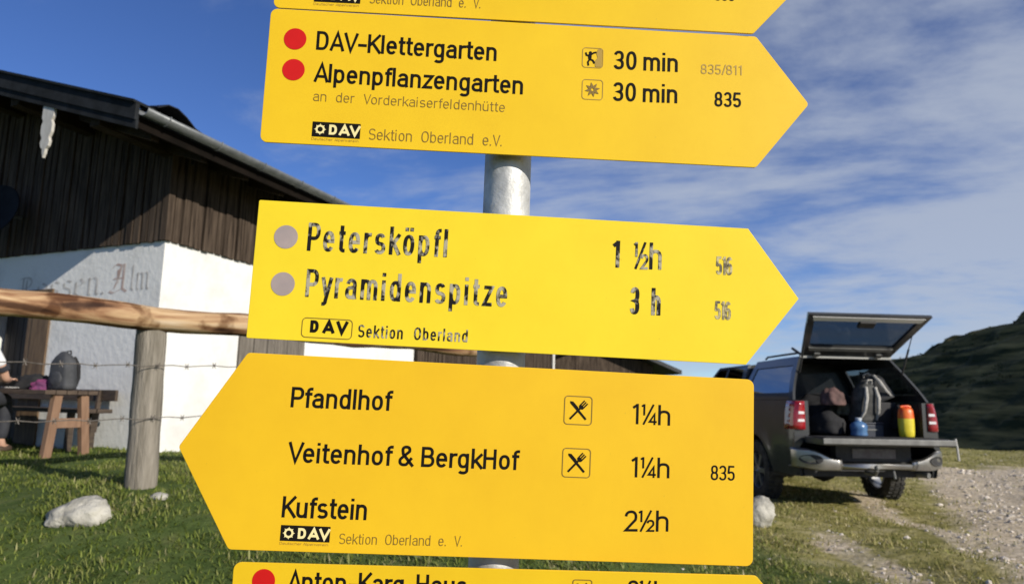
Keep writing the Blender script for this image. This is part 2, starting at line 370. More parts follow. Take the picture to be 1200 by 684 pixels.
# ground-floor wall: front strip with a doorway, side strips, back
th = .35
D0, D1, DZ = 2.29, 3.45, 2.80
mb = MB()
def wallbox(u0, u1, t0, t1, z0, z1): mb.hexa([hp(u0, t0, z0), hp(u1, t0, z0), hp(u1, t1, z0), hp(u0, t1, z0), hp(u0, t0, z1), hp(u1, t0, z1), hp(u1, t1, z1), hp(u0, t1, z1)])
wallbox(0, D0, 0, th, ZG, ZB); wallbox(D1, HW, 0, th, ZG, ZB); wallbox(D0, D1, 0, th, DZ, ZB); wallbox(D0, D1, .012, th, ZG, .93)
g0, g1, gs = 1.36, 2.81, 6.36
GTOP = 2.55
wallbox(0, th, th, g0, ZG, ZB); wallbox(0, th, g0, g1, GTOP, ZB); wallbox(0, th, g1, gs, ZG, ZB)
wallbox(HW-th, HW, th, HT, ZG, ZB); wallbox(th, HW-th, HT-th, HT, ZG, ZB)
loc_mb(mb).build('wall', white, house)
# board cladding
TAN = math.tan(R(17.6)); EV_R, EV_F = .72, 1.16; ZE = 4.50
def roof_z(u): return ZE + TAN*(min(u, HW-u)+EV_R)               # top of the roof at u
mb = MB()
u = -.05
while u < HW+.05:
    wd = .118; j = random.choice((0, .004, .016, .022)); ze = random.uniform(-.03, -.018)
    a, c = u, min(u+wd-.020, HW+.05)
    o = nf*(.03+j)
    top = min(roof_z(a), roof_z(c))-.17
    p = [hp(a, 0, ZB+ze)+o, hp(c, 0, ZB+ze)+o, hp(c, 0, ZB+ze)-nf*.04, hp(a, 0, ZB+ze)-nf*.04]
    mb.hexa(p + [Vector((q.x, q.y, top)) for q in p]); u += wd
t_ = -.04
while t_ < HT:
    wd = .118; j = random.choice((0, .004, .016, .022)); ze = random.uniform(-.03, -.018); z0 = ZB+ze if t_ < gs else ZG
    p = [hp(0, t_, z0)+nr*(.03+j), hp(0, t_+wd-.020, z0)+nr*(.03+j), hp(0, t_+wd-.020, z0)-nr*.04, hp(0, t_, z0)-nr*.04]
    mb.hexa(p + [Vector((q.x, q.y, roof_z(0)-.17)) for q in p]); t_ += wd
back = [hp(HW, 0, ZB), hp(HW, HT, ZB), hp(HW, HT, roof_z(HW)-.17), hp(HW, 0, roof_z(HW)-.17)]
mb.prism(back, nr*.04)
mb.prism([hp(0, HT, ZB), hp(HW, HT, ZB), hp(HW, HT, roof_z(HW)-.17), hp(HW/2, HT, roof_z(HW/2)-.17), hp(0, HT, roof_z(0)-.17)], -hs*.04)
mb.prism([hp(.02, .02, ZB+.01), hp(HW-.02, .02, ZB+.01), hp(HW-.02, .02, roof_z(HW)-.19), hp(HW/2, .02, roof_z(HW/2)-.19), hp(.02, .02, roof_z(0)-.19)], hs*.03)
loc_mb(mb).build('board_cladding', darkwood, house)
# roof: two slabs, battens below
T0, T1 = -EV_F, HT+.6
roof = MB()
for sgn in (0, 1):
    def q(u, t, z): return hp(u if not sgn else HW-u, t, z)
    e, r_ = -EV_R, HW/2
    ze, zr = ZE-.005, roof_z(HW/2)-.005
    roof.hexa([q(e, T0+.03, ze-.08), q(r_, T0+.03, zr-.08), q(r_, T1, zr-.08), q(e, T1, ze-.08), q(e, T0+.03, ze), q(r_, T0+.03, zr), q(r_, T1, zr), q(e, T1, ze)])
    n_ = 34
    for k in range(n_):      # standing seams across the slope
        tt = T0+.3+(T1-T0-.5)*k/(n_-1)
        roof.hexa([q(e+.02, tt, ze+.001), q(r_, tt, zr+.001), q(r_, tt+.03, zr+.001), q(e+.02, tt+.03, ze+.001), q(e+.02, tt, ze+.04), q(r_, tt, zr+.04), q(r_, tt+.03, zr+.04), q(e+.02, tt+.03, ze+.04)])
rf = loc_mb(roof).build('roof', roof_m, house)
vg = MB()
for sgn in (0, 1):
    def q(u, t, z): return hp(u if not sgn else HW-u, t, z)
    e, r_ = -EV_R-.04, HW/2
    ze, zr = roof_z(e), roof_z(HW/2)
    for dz0, dz1, dt in ((-.13, .045, .0), (-.22, -.132, .02)):
        vg.hexa([q(e, T0-.02+dt, ze+dz0), q(r_, T0-.02+dt, zr+dz0), q(r_, T0+.028+dt*.2, zr+dz0), q(e, T0+.028+dt*.2, ze+dz0), q(e, T0-.02+dt, ze+dz1), q(r_, T0-.02+dt, zr+dz1), q(r_, T0+.028+dt*.2, zr+dz1), q(e, T0+.028+dt*.2, ze+dz1)])
    # corrugated metal cover on the verge
    vg.hexa([q(e, T0-.05, ze+.047), q(r_, T0-.05, zr+.047), q(r_, T0+.22, zr+.047), q(e, T0+.22, ze+.047), q(e, T0-.05, ze+.075), q(r_, T0-.05, zr+.075), q(r_, T0+.22, zr+.075), q(e, T0+.22, ze+.075)])
loc_mb(vg).build('verge_board', verge_m, house)
for sgn in (0, 1):
    for k, uu in enumerate((.05, 1.55, 3.1) if not sgn else (HW-.05, HW-1.55, HW-3.1, HW/2)):
        z1 = roof_z(uu)-.09; pr = MB()
        a = hp(uu, T0+.12, z1-.10); pr.obox((a+hp(uu, .4, z1-.10))/2, hl*.08, (hp(uu, .4, z1-.10)-a)/2, (0, 0, .095))
        loc_mb(pr).build('purlin', rafter_m, house)
    for k in range(24):     # rafter tails under the eave
        tt = T0+.35+k*.7
        def q(u, t, z): return hp(u if not sgn else HW-u, t, z)
        a0 = q(-EV_R+.08, tt, ZE-.16); a1 = q(.6, tt, roof_z(.6)-.16)
        pr = MB(); pr.obox((a0+a1)/2, (a1-a0)/2, hs*.05, (0, 0, .07))
        if not sgn: loc_mb(pr).build('rafter', rafter_m, house)
gt = MB()
rows = []
for k in range(9):
    a = math.pi*k/8
    off = nr*(EV_R+.02+.075 - .075*math.cos(a)*1.0) ; dz = -.075*math.sin(a)
    rows.append([HC+hs*tt+off+Vector((0, 0, ZE-.02+dz)) for tt in np.linspace(T0-.03, T1, 18)])
gt.grid(rows)
go = loc_mb(gt).build('gutter', zinc, house, smooth=True, normals=False); sd = go.modifiers.new('Solid', 'SOLIDIFY'); sd.thickness = .006
for k in range(22):      # gutter brackets
    tt = T0+.25+k*.75; pts = [HC+hs*tt+nr*(EV_R+.02+.075-.083*math.cos(a))+Vector((0, 0, ZE-.02-.083*math.sin(a))) for a in np.linspace(-.1, math.pi+.1, 9)]
    gb = MB().tube(pts, .008, 6); loc_mb(gb).build('gutter_bracket', zinc, house)
dp = MB(); base_ = HC+hs*(HT-.05)+nr*.1
dp.tube([base_+nr*.7+Vector((0, 0, ZE-.1)), base_+Vector((0, 0, ZE-.45)), base_+Vector((0, 0, .3))], .05, 10)
loc_mb(dp).build('downpipe', mat('pale_pipe', (.72, .70, .66), .6), house, smooth=True)
fb = MB(); p = [hp(-EV_R-.015, T0+.04, 0), hp(-EV_R-.015, T1, 0), hp(-EV_R+.02, T1, 0), hp(-EV_R+.02, T0+.04, 0)]; fb.hexa([Vector((q.x, q.y, ZE-.205)) for q in p]+[Vector((q.x, q.y, ZE-.088)) for q in p]); loc_mb(fb).build('added_shade_board', mat('soffit_shade_black', (.006, .005, .004), .9, col2=(.012, .009, .007), nscale=5, spec=.05), house)  # board added to lower the eave shadow; its black stands for soffit shade
# front door in its recess
dr = MB(); dm = D0+.04
for k in range(7):
    a = D0+.12+k*(D1-D0-.24)/7; c = a+(D1-D0-.24)/7-.012
    p = [hp(a, .26, .94), hp(c, .26, .94), hp(c, .30, .94), hp(a, .30, .94)]; dr.hexa(p+[Vector((q.x, q.y, DZ-.11)) for q in p])
door = loc_mb(dr).build('door', mat('dark_door', (.022, .02, .018), .6, col2=(.05, .045, .04), nscale=5, stretch=(3, 3, .5)), house)
dh = MB(); hh = hp(D0+.22, .2, 1.95); dh.tube([hh+nf*-.05, hh+nf*.02, hh+nf*.02+hl*.11], .01, 8); loc_mb(dh).build('handle', zinc, door, smooth=True)
fr = MB()
for a, c in ((D0-.30, D0+.11), (D1-.11, D1+.12)):
    p = [hp(a, -.03, .93), hp(c, -.03, .93), hp(c, .12, .93), hp(a, .12, .93)]
    if a < D0: p = [hp(D0-.33, -.03, .93), hp(D0+.0, -.03, .93), hp(D0+.0, -.004, .93), hp(D0-.33, -.004, .93)]
    fr.hexa(p+[Vector((q.x, q.y, DZ)) for q in p])
p = [hp(D0+.002, -.02, .93), hp(D0+.11, -.02, .93), hp(D0+.11, .2, .93), hp(D0+.002, .2, .93)]; fr.hexa(p+[Vector((q.x, q.y, DZ)) for q in p])
p = [hp(D0-.33, -.03, DZ+.002), hp(D1+.12, -.03, DZ+.002), hp(D1+.12, -.004, DZ+.002), hp(D0-.33, -.004, DZ+.002)]; fr.hexa(p+[Vector((q.x, q.y, DZ+.12)) for q in p])
p = [hp(D0+.112, .14, 1.72), hp(D1-.112, .14, 1.72), hp(D1-.112, .19, 1.72), hp(D0+.112, .19, 1.72)]; fr.hexa(p+[Vector((q.x, q.y, 1.80)) for q in p])
loc_mb(fr).build('door_frame', frame_m, house)
sdm = MB()
n_ = 10
for k in range(n_):
    a = g0+.01+k*(g1-g0-.02)/n_; c = a+(g1-g0-.02)/n_-.012; j = random.uniform(0, .015)
    p = [hp(.0, a, ZG)+nr*(.01+j), hp(0, c, ZG)+nr*(.01+j), hp(.05, c, ZG), hp(.05, a, ZG)]; sdm.hexa(p+[Vector((q.x, q.y, GTOP-.01)) for q in p])
loc_mb(sdm).build('barn_door', plank, house)
# carved pendant board under the verge (outline in metres, hung at the purlin end)
oc = Vector((-5.206, 7.45, 0)); prof = [(.10, 4.83), (.105, 4.62), (.075, 4.58), (.10, 4.53), (.098, 4.44), (.065, 4.38), (.085, 4.33), (.07, 4.28), (.03, 4.25), (.022, 4.20), (0, 4.15)]
pts = [(x, z) for x, z in prof] + [(-x*.9, z) for x, z in prof[::-1][1:]]
pd = MB().prism([oc + (-hl)*x + Vector((0, 0, z)) for x, z in pts], nf*.03)
loc_mb(pd).build('carved_pendant', mat('grey_carving', (.42, .40, .36), .8, col2=(.58, .56, .52), nscale=12, stretch=(1, 1, .3)), house)
# bent sheet hood on the roof edge
hb = MB(); vb = HC+hs*(-.62)+nr*.36+Vector((0, 0, ZE+.06))
rows = []
for k in range(10):
    a = k/9; prof_z = .20+.13*math.sin(min(a*2.2, 1)*math.pi)*(1-a*.3)-.11*a
    rows.append([vb+hs*(1.25*a-.1)+nr*(.22*b-.1)+Vector((0, 0, prof_z-.02*abs(b)+.03*mnoise.noise(Vector((a*7, b*5, 0))))) for b in (-1, -.3, .3, 1)])
hb.grid(rows)
for k in (2, 6):
    hb.tube([rows[k][1], rows[k][1]-Vector((0, 0, .30))], .02, 6)
ho = loc_mb(hb).build('roof_vent_hood', mat('black_sheet', (.008, .008, .009), .5), house, normals=False)
sd = ho.modifiers.new('Solid', 'SOLIDIFY'); sd.thickness = .012
# satellite dish on the gable
dc = hp(2.80, 0, 3.93)+nf*.38
dish = thing('satellite_dish', 'round dark satellite dish on the board gable at the left edge', 'satellite dish', hp(2.80, 0, 3.93))
ax = (nf*.9+nr*.25+Vector((0, 0, .25))).normalized(); a1 = ax.cross(Vector((0, 0, 1))).normalized(); a2 = a1.cross(ax)
rows = [[dc + (a1*math.cos(q)+a2*math.sin(q))*r_ + ax*(.35*r_*r_) for q in np.linspace(0, 2*math.pi, 33)] for r_ in (.01, .12, .22, .31, .37, .385)]
d_m = mat('dark_dish', (.010, .011, .014), .8, col2=(.016, .018, .022), nscale=6, spec=.1)
db = MB().grid(rows); o = loc_mb(db, hp(2.80, 0, 3.93)).build('reflector', d_m, dish, smooth=True, normals=False); o.modifiers.new('Solid', 'SOLIDIFY').thickness = .012
db = MB().tube([hp(2.80, 0, 3.93)+nf*.035, dc], .022, 8); loc_mb(db, hp(2.80, 0, 3.93)).build('bracket', zinc, dish)
db = MB().tube([dc-a2*.36, dc-a2*.30+ax*.42, dc+ax*.45-a2*.1], .012, 8).tube([dc+ax*.42-a2*.14, dc+ax*.50-a2*.05], .03, 10); loc_mb(db, hp(2.80, 0, 3.93)).build('feed_arm', d_m, dish)

# ------------------------------------------------------------------ blackletter name on the front wall, written with a broad pen held at 40 degrees
BL = {
 'R': ([[(.02,.95),(.16,1.0),(.16,.06),(.05,-.02)],[(.16,1.0),(.36,.98),(.46,.82),(.40,.62),(.20,.54)],[(.26,.54),(.46,.10),(.60,.0)],[(.28,.92),(.28,.2)]], .62),
 'A': ([[(.02,.86),(.14,1.0),(.30,.94),(.38,.98),(.38,.10),(.50,-.02)],[(.30,.94),(.24,.5),(.14,.14),(.0,.04),(.12,-.03),(.36,.10)],[(.22,.8),(.22,.3)],[(.10,.48),(.38,.48)]], .56),
 'o': ([[(.18,.68),(.04,.56),(.04,.12),(.18,.0)],[(.18,.68),(.32,.56),(.32,.12),(.18,.0)]], .38),
 's': ([[(.30,.60),(.18,.68),(.06,.58),(.08,.42),(.28,.30),(.30,.12),(.16,.0),(.02,.08)]], .36),
 'e': ([[(.06,.36),(.30,.50),(.20,.68),(.05,.56),(.05,.12),(.18,.0),(.32,.10)]], .36),
 'n': ([[(.0,.60),(.07,.68),(.07,.06),(.14,.0)],[(.07,.58),(.24,.68),(.31,.58),(.31,.06),(.38,.0)]], .42),
 'm': ([[(.0,.60),(.07,.68),(.07,.06),(.14,.0)],[(.07,.58),(.22,.68),(.29,.58),(.29,.06),(.34,.0)],[(.29,.58),(.44,.68),(.51,.58),(.51,.06),(.58,.0)]], .62),
 'l': ([[(.0,.92),(.08,1.0),(.08,.08),(.16,.0)]], .20),
 '.': ([[(.02,.06),(.08,.0)]], .16)}
def blackletter(txt, u0, u1, z0, z1, cap, material, name, nib=.085, track=.05):
    tot = sum(BL[c][1]+track for c in txt); k = (u0-u1)/tot; x = 0; mb = MB(); na = Vector((math.cos(R(40)), math.sin(R(40))))*nib/2; e = 0
    for c in txt:
        for st in BL[c][0]:
            for a, d in zip(st[:-1], st[1:]):
                a = Vector(a); d = Vector(d); e = (e+1) % 5
                quad = [a-na, a+na, d+na, d-na]
                mb.add([hp(u0-(x+p.x)*k, 0, z0+(z1-z0)*((x+p.x)/tot)+p.y*cap)+nf*(.0025+e*.0003) for p in quad], [(0, 1, 2, 3)])
        x += BL[c][1]+track
    return loc_mb(mb).build(name, material, house, normals=False)
letter_m = mat('faded_letter_paint', (.36, .34, .32), .9, col2=(.62, .60, .57), nscale=9, lo=.35, hi=.75)
letter_r = mat('faded_red_paint', (.40, .27, .23), .9, col2=(.60, .53, .49), nscale=9, lo=.35, hi=.75)
blackletter('Rossen.', 2.72, .93, 2.765, 2.815, .33, letter_m, 'lettering')
blackletter('A', .90, .53, 2.822, 2.832, .35, letter_r, 'lettering')
blackletter('lm', .54, .18, 2.832, 2.84, .31, letter_m, 'lettering')

# ------------------------------------------------------------------ far barn behind the hut
bc = Vector((4.2, 33, 0)); barn = thing('barn', 'dark wooden barn standing far behind the hut', 'barn', (bc.x, bc.y, 0)); bx_ = Vector((.97, .24, 0)).normalized(); by_ = Vector((-bx_.y, bx_.x, 0))
def bp_(a, b, z): return bx_*a+by_*b+Vector((0, 0, z))
gab = [bp_(-3.2, 0, -1), bp_(2.7, 0, -1), bp_(2.7, 0, 3.4), bp_(-.25, 0, 4.5), bp_(-3.2, 0, 3.4)]
MB().prism(gab, by_*8).build('wall', darkwood, barn)
rm = MB()
for sx, e in ((1, 3.75), (-1, -4.2)):
    rm.hexa([bp_(e, -.9, 3.02), bp_(-.25, -.9, 4.52), bp_(-.25, 8.6, 4.52), bp_(e, 8.6, 3.02), bp_(e, -.9, 3.2), bp_(-.25, -.9, 4.7), bp_(-.25, 8.6, 4.7), bp_(e, 8.6, 3.2)])
rm.build('roof', roof_m, barn)

# ------------------------------------------------------------------ rail fence
post_m = mat('grey_post_wood', (.13, .115, .09), .9, col2=(.30, .27, .225), nscale=7, stretch=(3, 3, .35), lo=.3, hi=.7, bump=.8, bscale=22, spec=.15)
rail_m = bpy.data.materials.new('peeled_rail'); rail_m.use_nodes = True
t = rail_m.node_tree; b = t.nodes['Principled BSDF']; b.inputs['Roughness'].default_value = .75; b.inputs['Specular IOR Level'].default_value = .25
co = t.nodes.new('ShaderNodeTexCoord'); mp = t.nodes.new('ShaderNodeMapping'); mp.inputs['Scale'].default_value = (9, 9, 1.2); t.links.new(co.outputs['Object'], mp.inputs[0])
na_ = t.nodes.new('ShaderNodeTexNoise'); na_.inputs['Scale'].default_value = 1.0; na_.inputs['Detail'].default_value = 7; na_.inputs['Distortion'].default_value = .6; t.links.new(mp.outputs[0], na_.inputs['Vector'])
nk = t.nodes.new('ShaderNodeTexNoise'); nk.inputs['Scale'].default_value = 4.5; nk.inputs['Detail'].default_value = 6; t.links.new(co.outputs['Object'], nk.inputs['Vector'])
rk = t.nodes.new('ShaderNodeValToRGB'); rk.color_ramp.elements[0].position = .54; rk.color_ramp.elements[0].color = (1, 1, 1, 1); rk.color_ramp.elements[1].position = .62; rk.color_ramp.elements[1].color = (.42, .34, .28, 1); t.links.new(nk.outputs['Fac'], rk.inputs[0])
mk = t.nodes.new('ShaderNodeMix'); mk.data_type = 'RGBA'; mk.blend_type = 'MULTIPLY'; mk.inputs['Factor'].default_value = 1; t.links.new(rk.outputs[0], mk.inputs['B'])
rp = t.nodes.new('ShaderNodeValToRGB'); e = rp.color_ramp.elements; e[0].position = .37; e[0].color = (.07, .032, .016, 1); e[1].position = .72; e[1].color = (.60, .50, .37, 1)
q = e.new(.45); q.color = (.25, .13, .065, 1); q = e.new(.55); q.color = (.46, .31, .17, 1)
t.links.new(na_.outputs['Fac'], rp.inputs[0]); t.links.new(rp.outputs[0], mk.inputs['A']); t.links.new(mk.outputs['Result'], b.inputs['Base Color'])
bpn = t.nodes.new('ShaderNodeBump'); bpn.inputs['Strength'].default_value = .6; bpn.inputs['Distance'].default_value = .02; t.links.new(na_.outputs['Fac'], bpn.inputs['Height']); t.links.new(bpn.outputs[0], b.inputs['Normal'])
ra, rb = Vector((-3.287, 4.46, 2.171)), Vector((-2.165, 5.63, 2.168)); rd = (rb-ra).normalized(); rd.z = 0; rd.normalize()
PX = Vector((-2.547, 5.1, 0))
fence = thing('rail_fence', 'rustic fence with a peeled log rail, stout grey post and barbed wire', 'fence', (PX.x, PX.y, .9)); FO = Vector((PX.x, PX.y, .9))
def fpost(p, lean=(0, 0), rad=.112):
    pts = []; rads = []
    for k in range(13):
        z = -.35+k*(2.10+.35-.9)/12; pts.append(Vector((p.x+lean[0]*z, p.y+lean[1]*z, .9+z))); rads.append(rad*(1.08-.09*k/12+.025*math.sin(k*1.9)))
    mb = MB().tube(pts, rads, 20, wob=.09); return loc_mb(mb, FO).build('post', post_m, fence, smooth=True)
fpost(PX+Vector((-.045, 0, 0)), (-.028, .0), .099)
fpost(PX+rd*3.55, (-.03, 0), .09); fpost(PX-rd*2.35, (.02, 0))
# log rail built along its own axis so the grain follows it
zax = rd; xax = Vector((0, 0, 1)); yax = zax.cross(xax); Mr = Matrix((xax, yax, zax)).transposed().to_4x4(); Mr.translation = Vector((PX.x, PX.y, 2.145)) - FO - rd*2.6
ln = 6.35; pts = [Vector((.012*math.sin(k*.9), .014*math.sin(k*.6+1), ln*k/30)) for k in range(31)]; rads = [.094*(1+.05*math.sin(k*1.3)+.04*math.sin(k*2.9)) - .0004*k for k in range(31)]
ro = MB().tube(pts, rads, 20, wob=.1).build('rail', rail_m, fence, smooth=True); ro.matrix_local = Mr
wire_m = mat('rusty_wire', (.10, .085, .07), .6, metal=.5, col2=(.2, .18, .16), nscale=30)
for z0, z1 in ((1.80, 1.843), (1.437, 1.470)):
    wb = MB(); pts = []
    for k in range(60):
        a = k/59; p = PX-rd*2.35+rd*5.9*a; pts.append(Vector((p.x, p.y-.115, z0+(z1-z0)*a-.035*math.sin(math.pi*abs((a*2) % 1))+.006*math.sin(k*2.1))))
    wb.tube(pts, .0035, 5)
    for k in range(2, 58, 2):
        p = pts[k]; 
        for s_ in (-1, 1): wb.tube([p+Vector((-.012*s_, 0, -.02)), p+Vector((.012*s_, 0, .02))], .0028, 4)
        wb.tube([p-rd*.012, p+rd*.012], .006, 5)
    loc_mb(wb, FO).build('barbed_wire', wire_m, fence)

# ------------------------------------------------------------------ table, bench and what lies on them
GH = .94
bench_m = mat('dark_bench_wood', (.035, .024, .017), .7, col2=(.075, .052, .035), nscale=7, stretch=(1.2, 1.2, 6))
top_m = mat('table_wood', (.055, .036, .024), .75, col2=(.10, .07, .048), nscale=6, stretch=(1, 1, 5))
leg_m = mat('light_leg_wood', (.17, .095, .055), .75, col2=(.26, .155, .095), nscale=5, stretch=(4, 4, .5))
def fp(u, d, z): return HC + hl*u + nf*d + Vector((0, 0, z))
tb = thing('picnic_table', 'wooden picnic table with light splayed legs in front of the hut', 'table', fp(1.3, .95, GH)); TO = fp(1.3, .95, GH)
def bar(mb, a, c, w_, h_, up=Vector((0, 0, 1))):
    a, c = Vector(a), Vector(c); d = (c-a); x = d.normalized(); y = up.cross(x); y = y.normalized() if y.length > .01 else Vector((1, 0, 0)); z = x.cross(y)
    return mb.obox((a+c)/2, d/2, y*w_/2, z*h_/2)
m_ = MB()
for k in range(5):
    d = .60+k*.115; bar(m_, fp(.05, d+.055, GH+.655), fp(2.6, d+.055, GH+.655), .107, .045)
loc_mb(m_, TO).build('tabletop', top_m, tb, bevel=.006)
for u in (.12, 2.3):
    for d0, d1 in ((1.03, 1.0), (.66, .72)):
        m_ = MB(); bar(m_, fp(u, d0+.03*(1 if d0 > 1 else -1), GH-.12), fp(u, d1, GH+.627), .085, .075, hl); loc_mb(m_, TO).build('leg', leg_m, tb, bevel=.006)
    m_ = MB(); bar(m_, fp(u, .72, GH+.34), fp(u, 1.06, GH+.34), .05, .10); loc_mb(m_, TO).build('stretcher', leg_m, tb, bevel=.005)
def bench(label, u0, u1, d0, back, seatz=.45):
    o = thing('bench', label, 'bench', fp((u0+u1)/2, d0, GH)); off = fp((u0+u1)/2, d0, GH)
    m_ = MB()
    for k in range(2): bar(m_, fp(u0, d0+.10-k*.2, GH+seatz), fp(u1, d0+.10-k*.2, GH+seatz), .185, .045)
    loc_mb(m_, off).build('seat', bench_m, o, bevel=.005)
    if back:
        for z in (.63, .78):
            if z > .7: continue
            m_ = MB(); bar(m_, fp(u0-.02, d0-.21, GH+z), fp(u1, d0-.21, GH+z), .035, .13); loc_mb(m_, off).build('backrest', bench_m, o, bevel=.005)
    for u in (u0+.25, u1-.25):
        m_ = MB()
        for s_ in (-.13, .13): bar(m_, fp(u, d0+s_, GH-.12), fp(u, d0+s_, GH+seatz-.024), .06, .06, hl)
        bar(m_, fp(u, d0-.1, GH+seatz-.14), fp(u, d0+.1, GH+seatz-.14), .05, .07)
        if back: bar(m_, fp(u, d0-.16, GH+.2), fp(u, d0-.19, GH+.69), .05, .035, hl)
        loc_mb(m_, off).build('leg', bench_m, o)
    return o
bench('dark wooden bench with a low backrest along the white hut wall', .46, 3.0, .30, True)
bench('plain plank bench on the meadow side of the picnic table', .62, 2.6, 1.62, False)
# backpack on the table
def heap(name, material, label, cat, c, size, seed, sub=4, amp=.35, fr_=2., parent=None, flat=True):
    bm = bmesh.new(); bmesh.ops.create_icosphere(bm, subdivisions=sub, radius=1)
    for v in bm.verts:
        p = v.co.copy(); k = 1+amp*mnoise.noise(p*fr_+Vector((seed, 0, 0)))+amp*.4*mnoise.noise(p*fr_*2.7+Vector((0, seed, 0)))
        z = p.z*k
        v.co = Vector((p.x*k*size[0], p.y*k*size[1], (max(z, -.25) if flat else z)*size[2]))
    me = bpy.data.meshes.new(name); bm.to_mesh(me); bm.free(); me.materials.append(material)
    for p in me.polygons: p.use_smooth = True
    o = bpy.data.objects.new(name, me); COL.objects.link(o); o.location = c
    if parent: o.parent = parent
    if label: tag(o, label, cat)
    return o
def backpack(label, mw, w_, d_, h_, material, strap_m, pocket_m=None):
    bpk = thing('backpack', label, 'backpack', mw)
    bm = bmesh.new(); bmesh.ops.create_cube(bm, size=2); bmesh.ops.subdivide_edges(bm, edges=bm.edges, cuts=7, use_grid_fill=True)
    for v in bm.verts:
        x, y, z = v.co; zz = (z+1)/2
        k = (1-.16*zz)*(1-.80*max(0, (zz-.62)/.38)**2.2)
        q = Vector((x, y, 0)); rr = max(abs(x), abs(y)); l = q.length
        if l > 0: q *= (rr/l)**.55
        n_ = .05*mnoise.noise(Vector((x*2, y*2, z*2+w_*10)))
        top = 1-.18*(abs(x)**3) if z > .5 else 1
        v.co = Vector((q.x*w_/2*(k+n_), q.y*d_/2*(k*.9+.1+n_), zz*h_))
    me = bpy.data.meshes.new('pack_body'); bm.to_mesh(me); bm.free(); me.materials.append(material)
    for p in me.polygons: p.use_smooth = True
    o = bpy.data.objects.new('pack_body', me); COL.objects.link(o); o.parent = bpk
    pk = heap('pocket', pocket_m or material, None, None, (0, -d_*.46, h_*.28), (w_*.30, d_*.10, h_*.20), 4.4, 3, .15, parent=bpk, flat=False)
    for s_ in (-1, 1):
        m_ = MB(); m_.tube([(s_*w_*.2, d_*.40, h_*.86), (s_*w_*.26, d_*.62, h_*.62), (s_*w_*.3, d_*.62, h_*.3), (s_*w_*.36, d_*.42, h_*.08)], [.018, .024, .02, .012], 8); m_.build('strap', strap_m, bpk, smooth=True)
    m_ = MB(); m_.tube([(-.04, d_*.28, h_*.93), (-.03, d_*.3, h_*1.02), (.03, d_*.3, h_*1.02), (.04, d_*.28, h_*.93)], .008, 8); m_.build('grab_loop', strap_m, bpk, smooth=True)
    return bpk
grey_cloth = mat('grey_pack_cloth', (.035, .037, .041), .8, col2=(.06, .062, .068), nscale=9, bump=.3)
black_cloth = mat('black_cloth', (.008, .008, .009), .9, col2=(.018, .018, .020), nscale=7, bump=.4)
pink_cloth = mat('magenta_cloth', (.22, .035, .12), .85, col2=(.10, .03, .09), nscale=9, bump=.4)
white_cloth = mat('white_cloth', (.75, .74, .72), .8, col2=(.6, .6, .6), nscale=6, bump=.3)
TZ = GH+.6785
zr = math.atan2(hl.y, hl.x)
mw = Matrix.Translation(fp(.27, .86, TZ)) @ Matrix.Rotation(zr+math.pi, 4, 'Z') @ Matrix.Rotation(R(-4), 4, 'Y')
backpack('dark grey daypack standing upright on the right end of the picnic table', mw, .33, .17, .41, grey_cloth, black_cloth)
heap('jacket', black_cloth, 'black crumpled jacket lying on the picnic table', 'jacket', fp(.74, .85, TZ+.03), (.20, .13, .13), 2.2)
heap('jacket', pink_cloth, 'magenta crumpled jacket lying beside the grey daypack', 'jacket', fp(.53, .92, TZ+.02), (.10, .08, .085), 6.1)
pl = MB(); c = fp(.86, 1.05, TZ+.002)
pl.lathe([(0, .001), (.002, .07), (.012, .105), (.016, .11), (.019, .108), (.008, .07), (.006, .001)], c, 'z', 28)
pt = loc_mb(pl, c).build('plate', mat('white_china', (.8, .8, .78), .2), None, smooth=True); pt.location = c; tag(pt, 'white plate at the left end of the picnic table', 'plate')
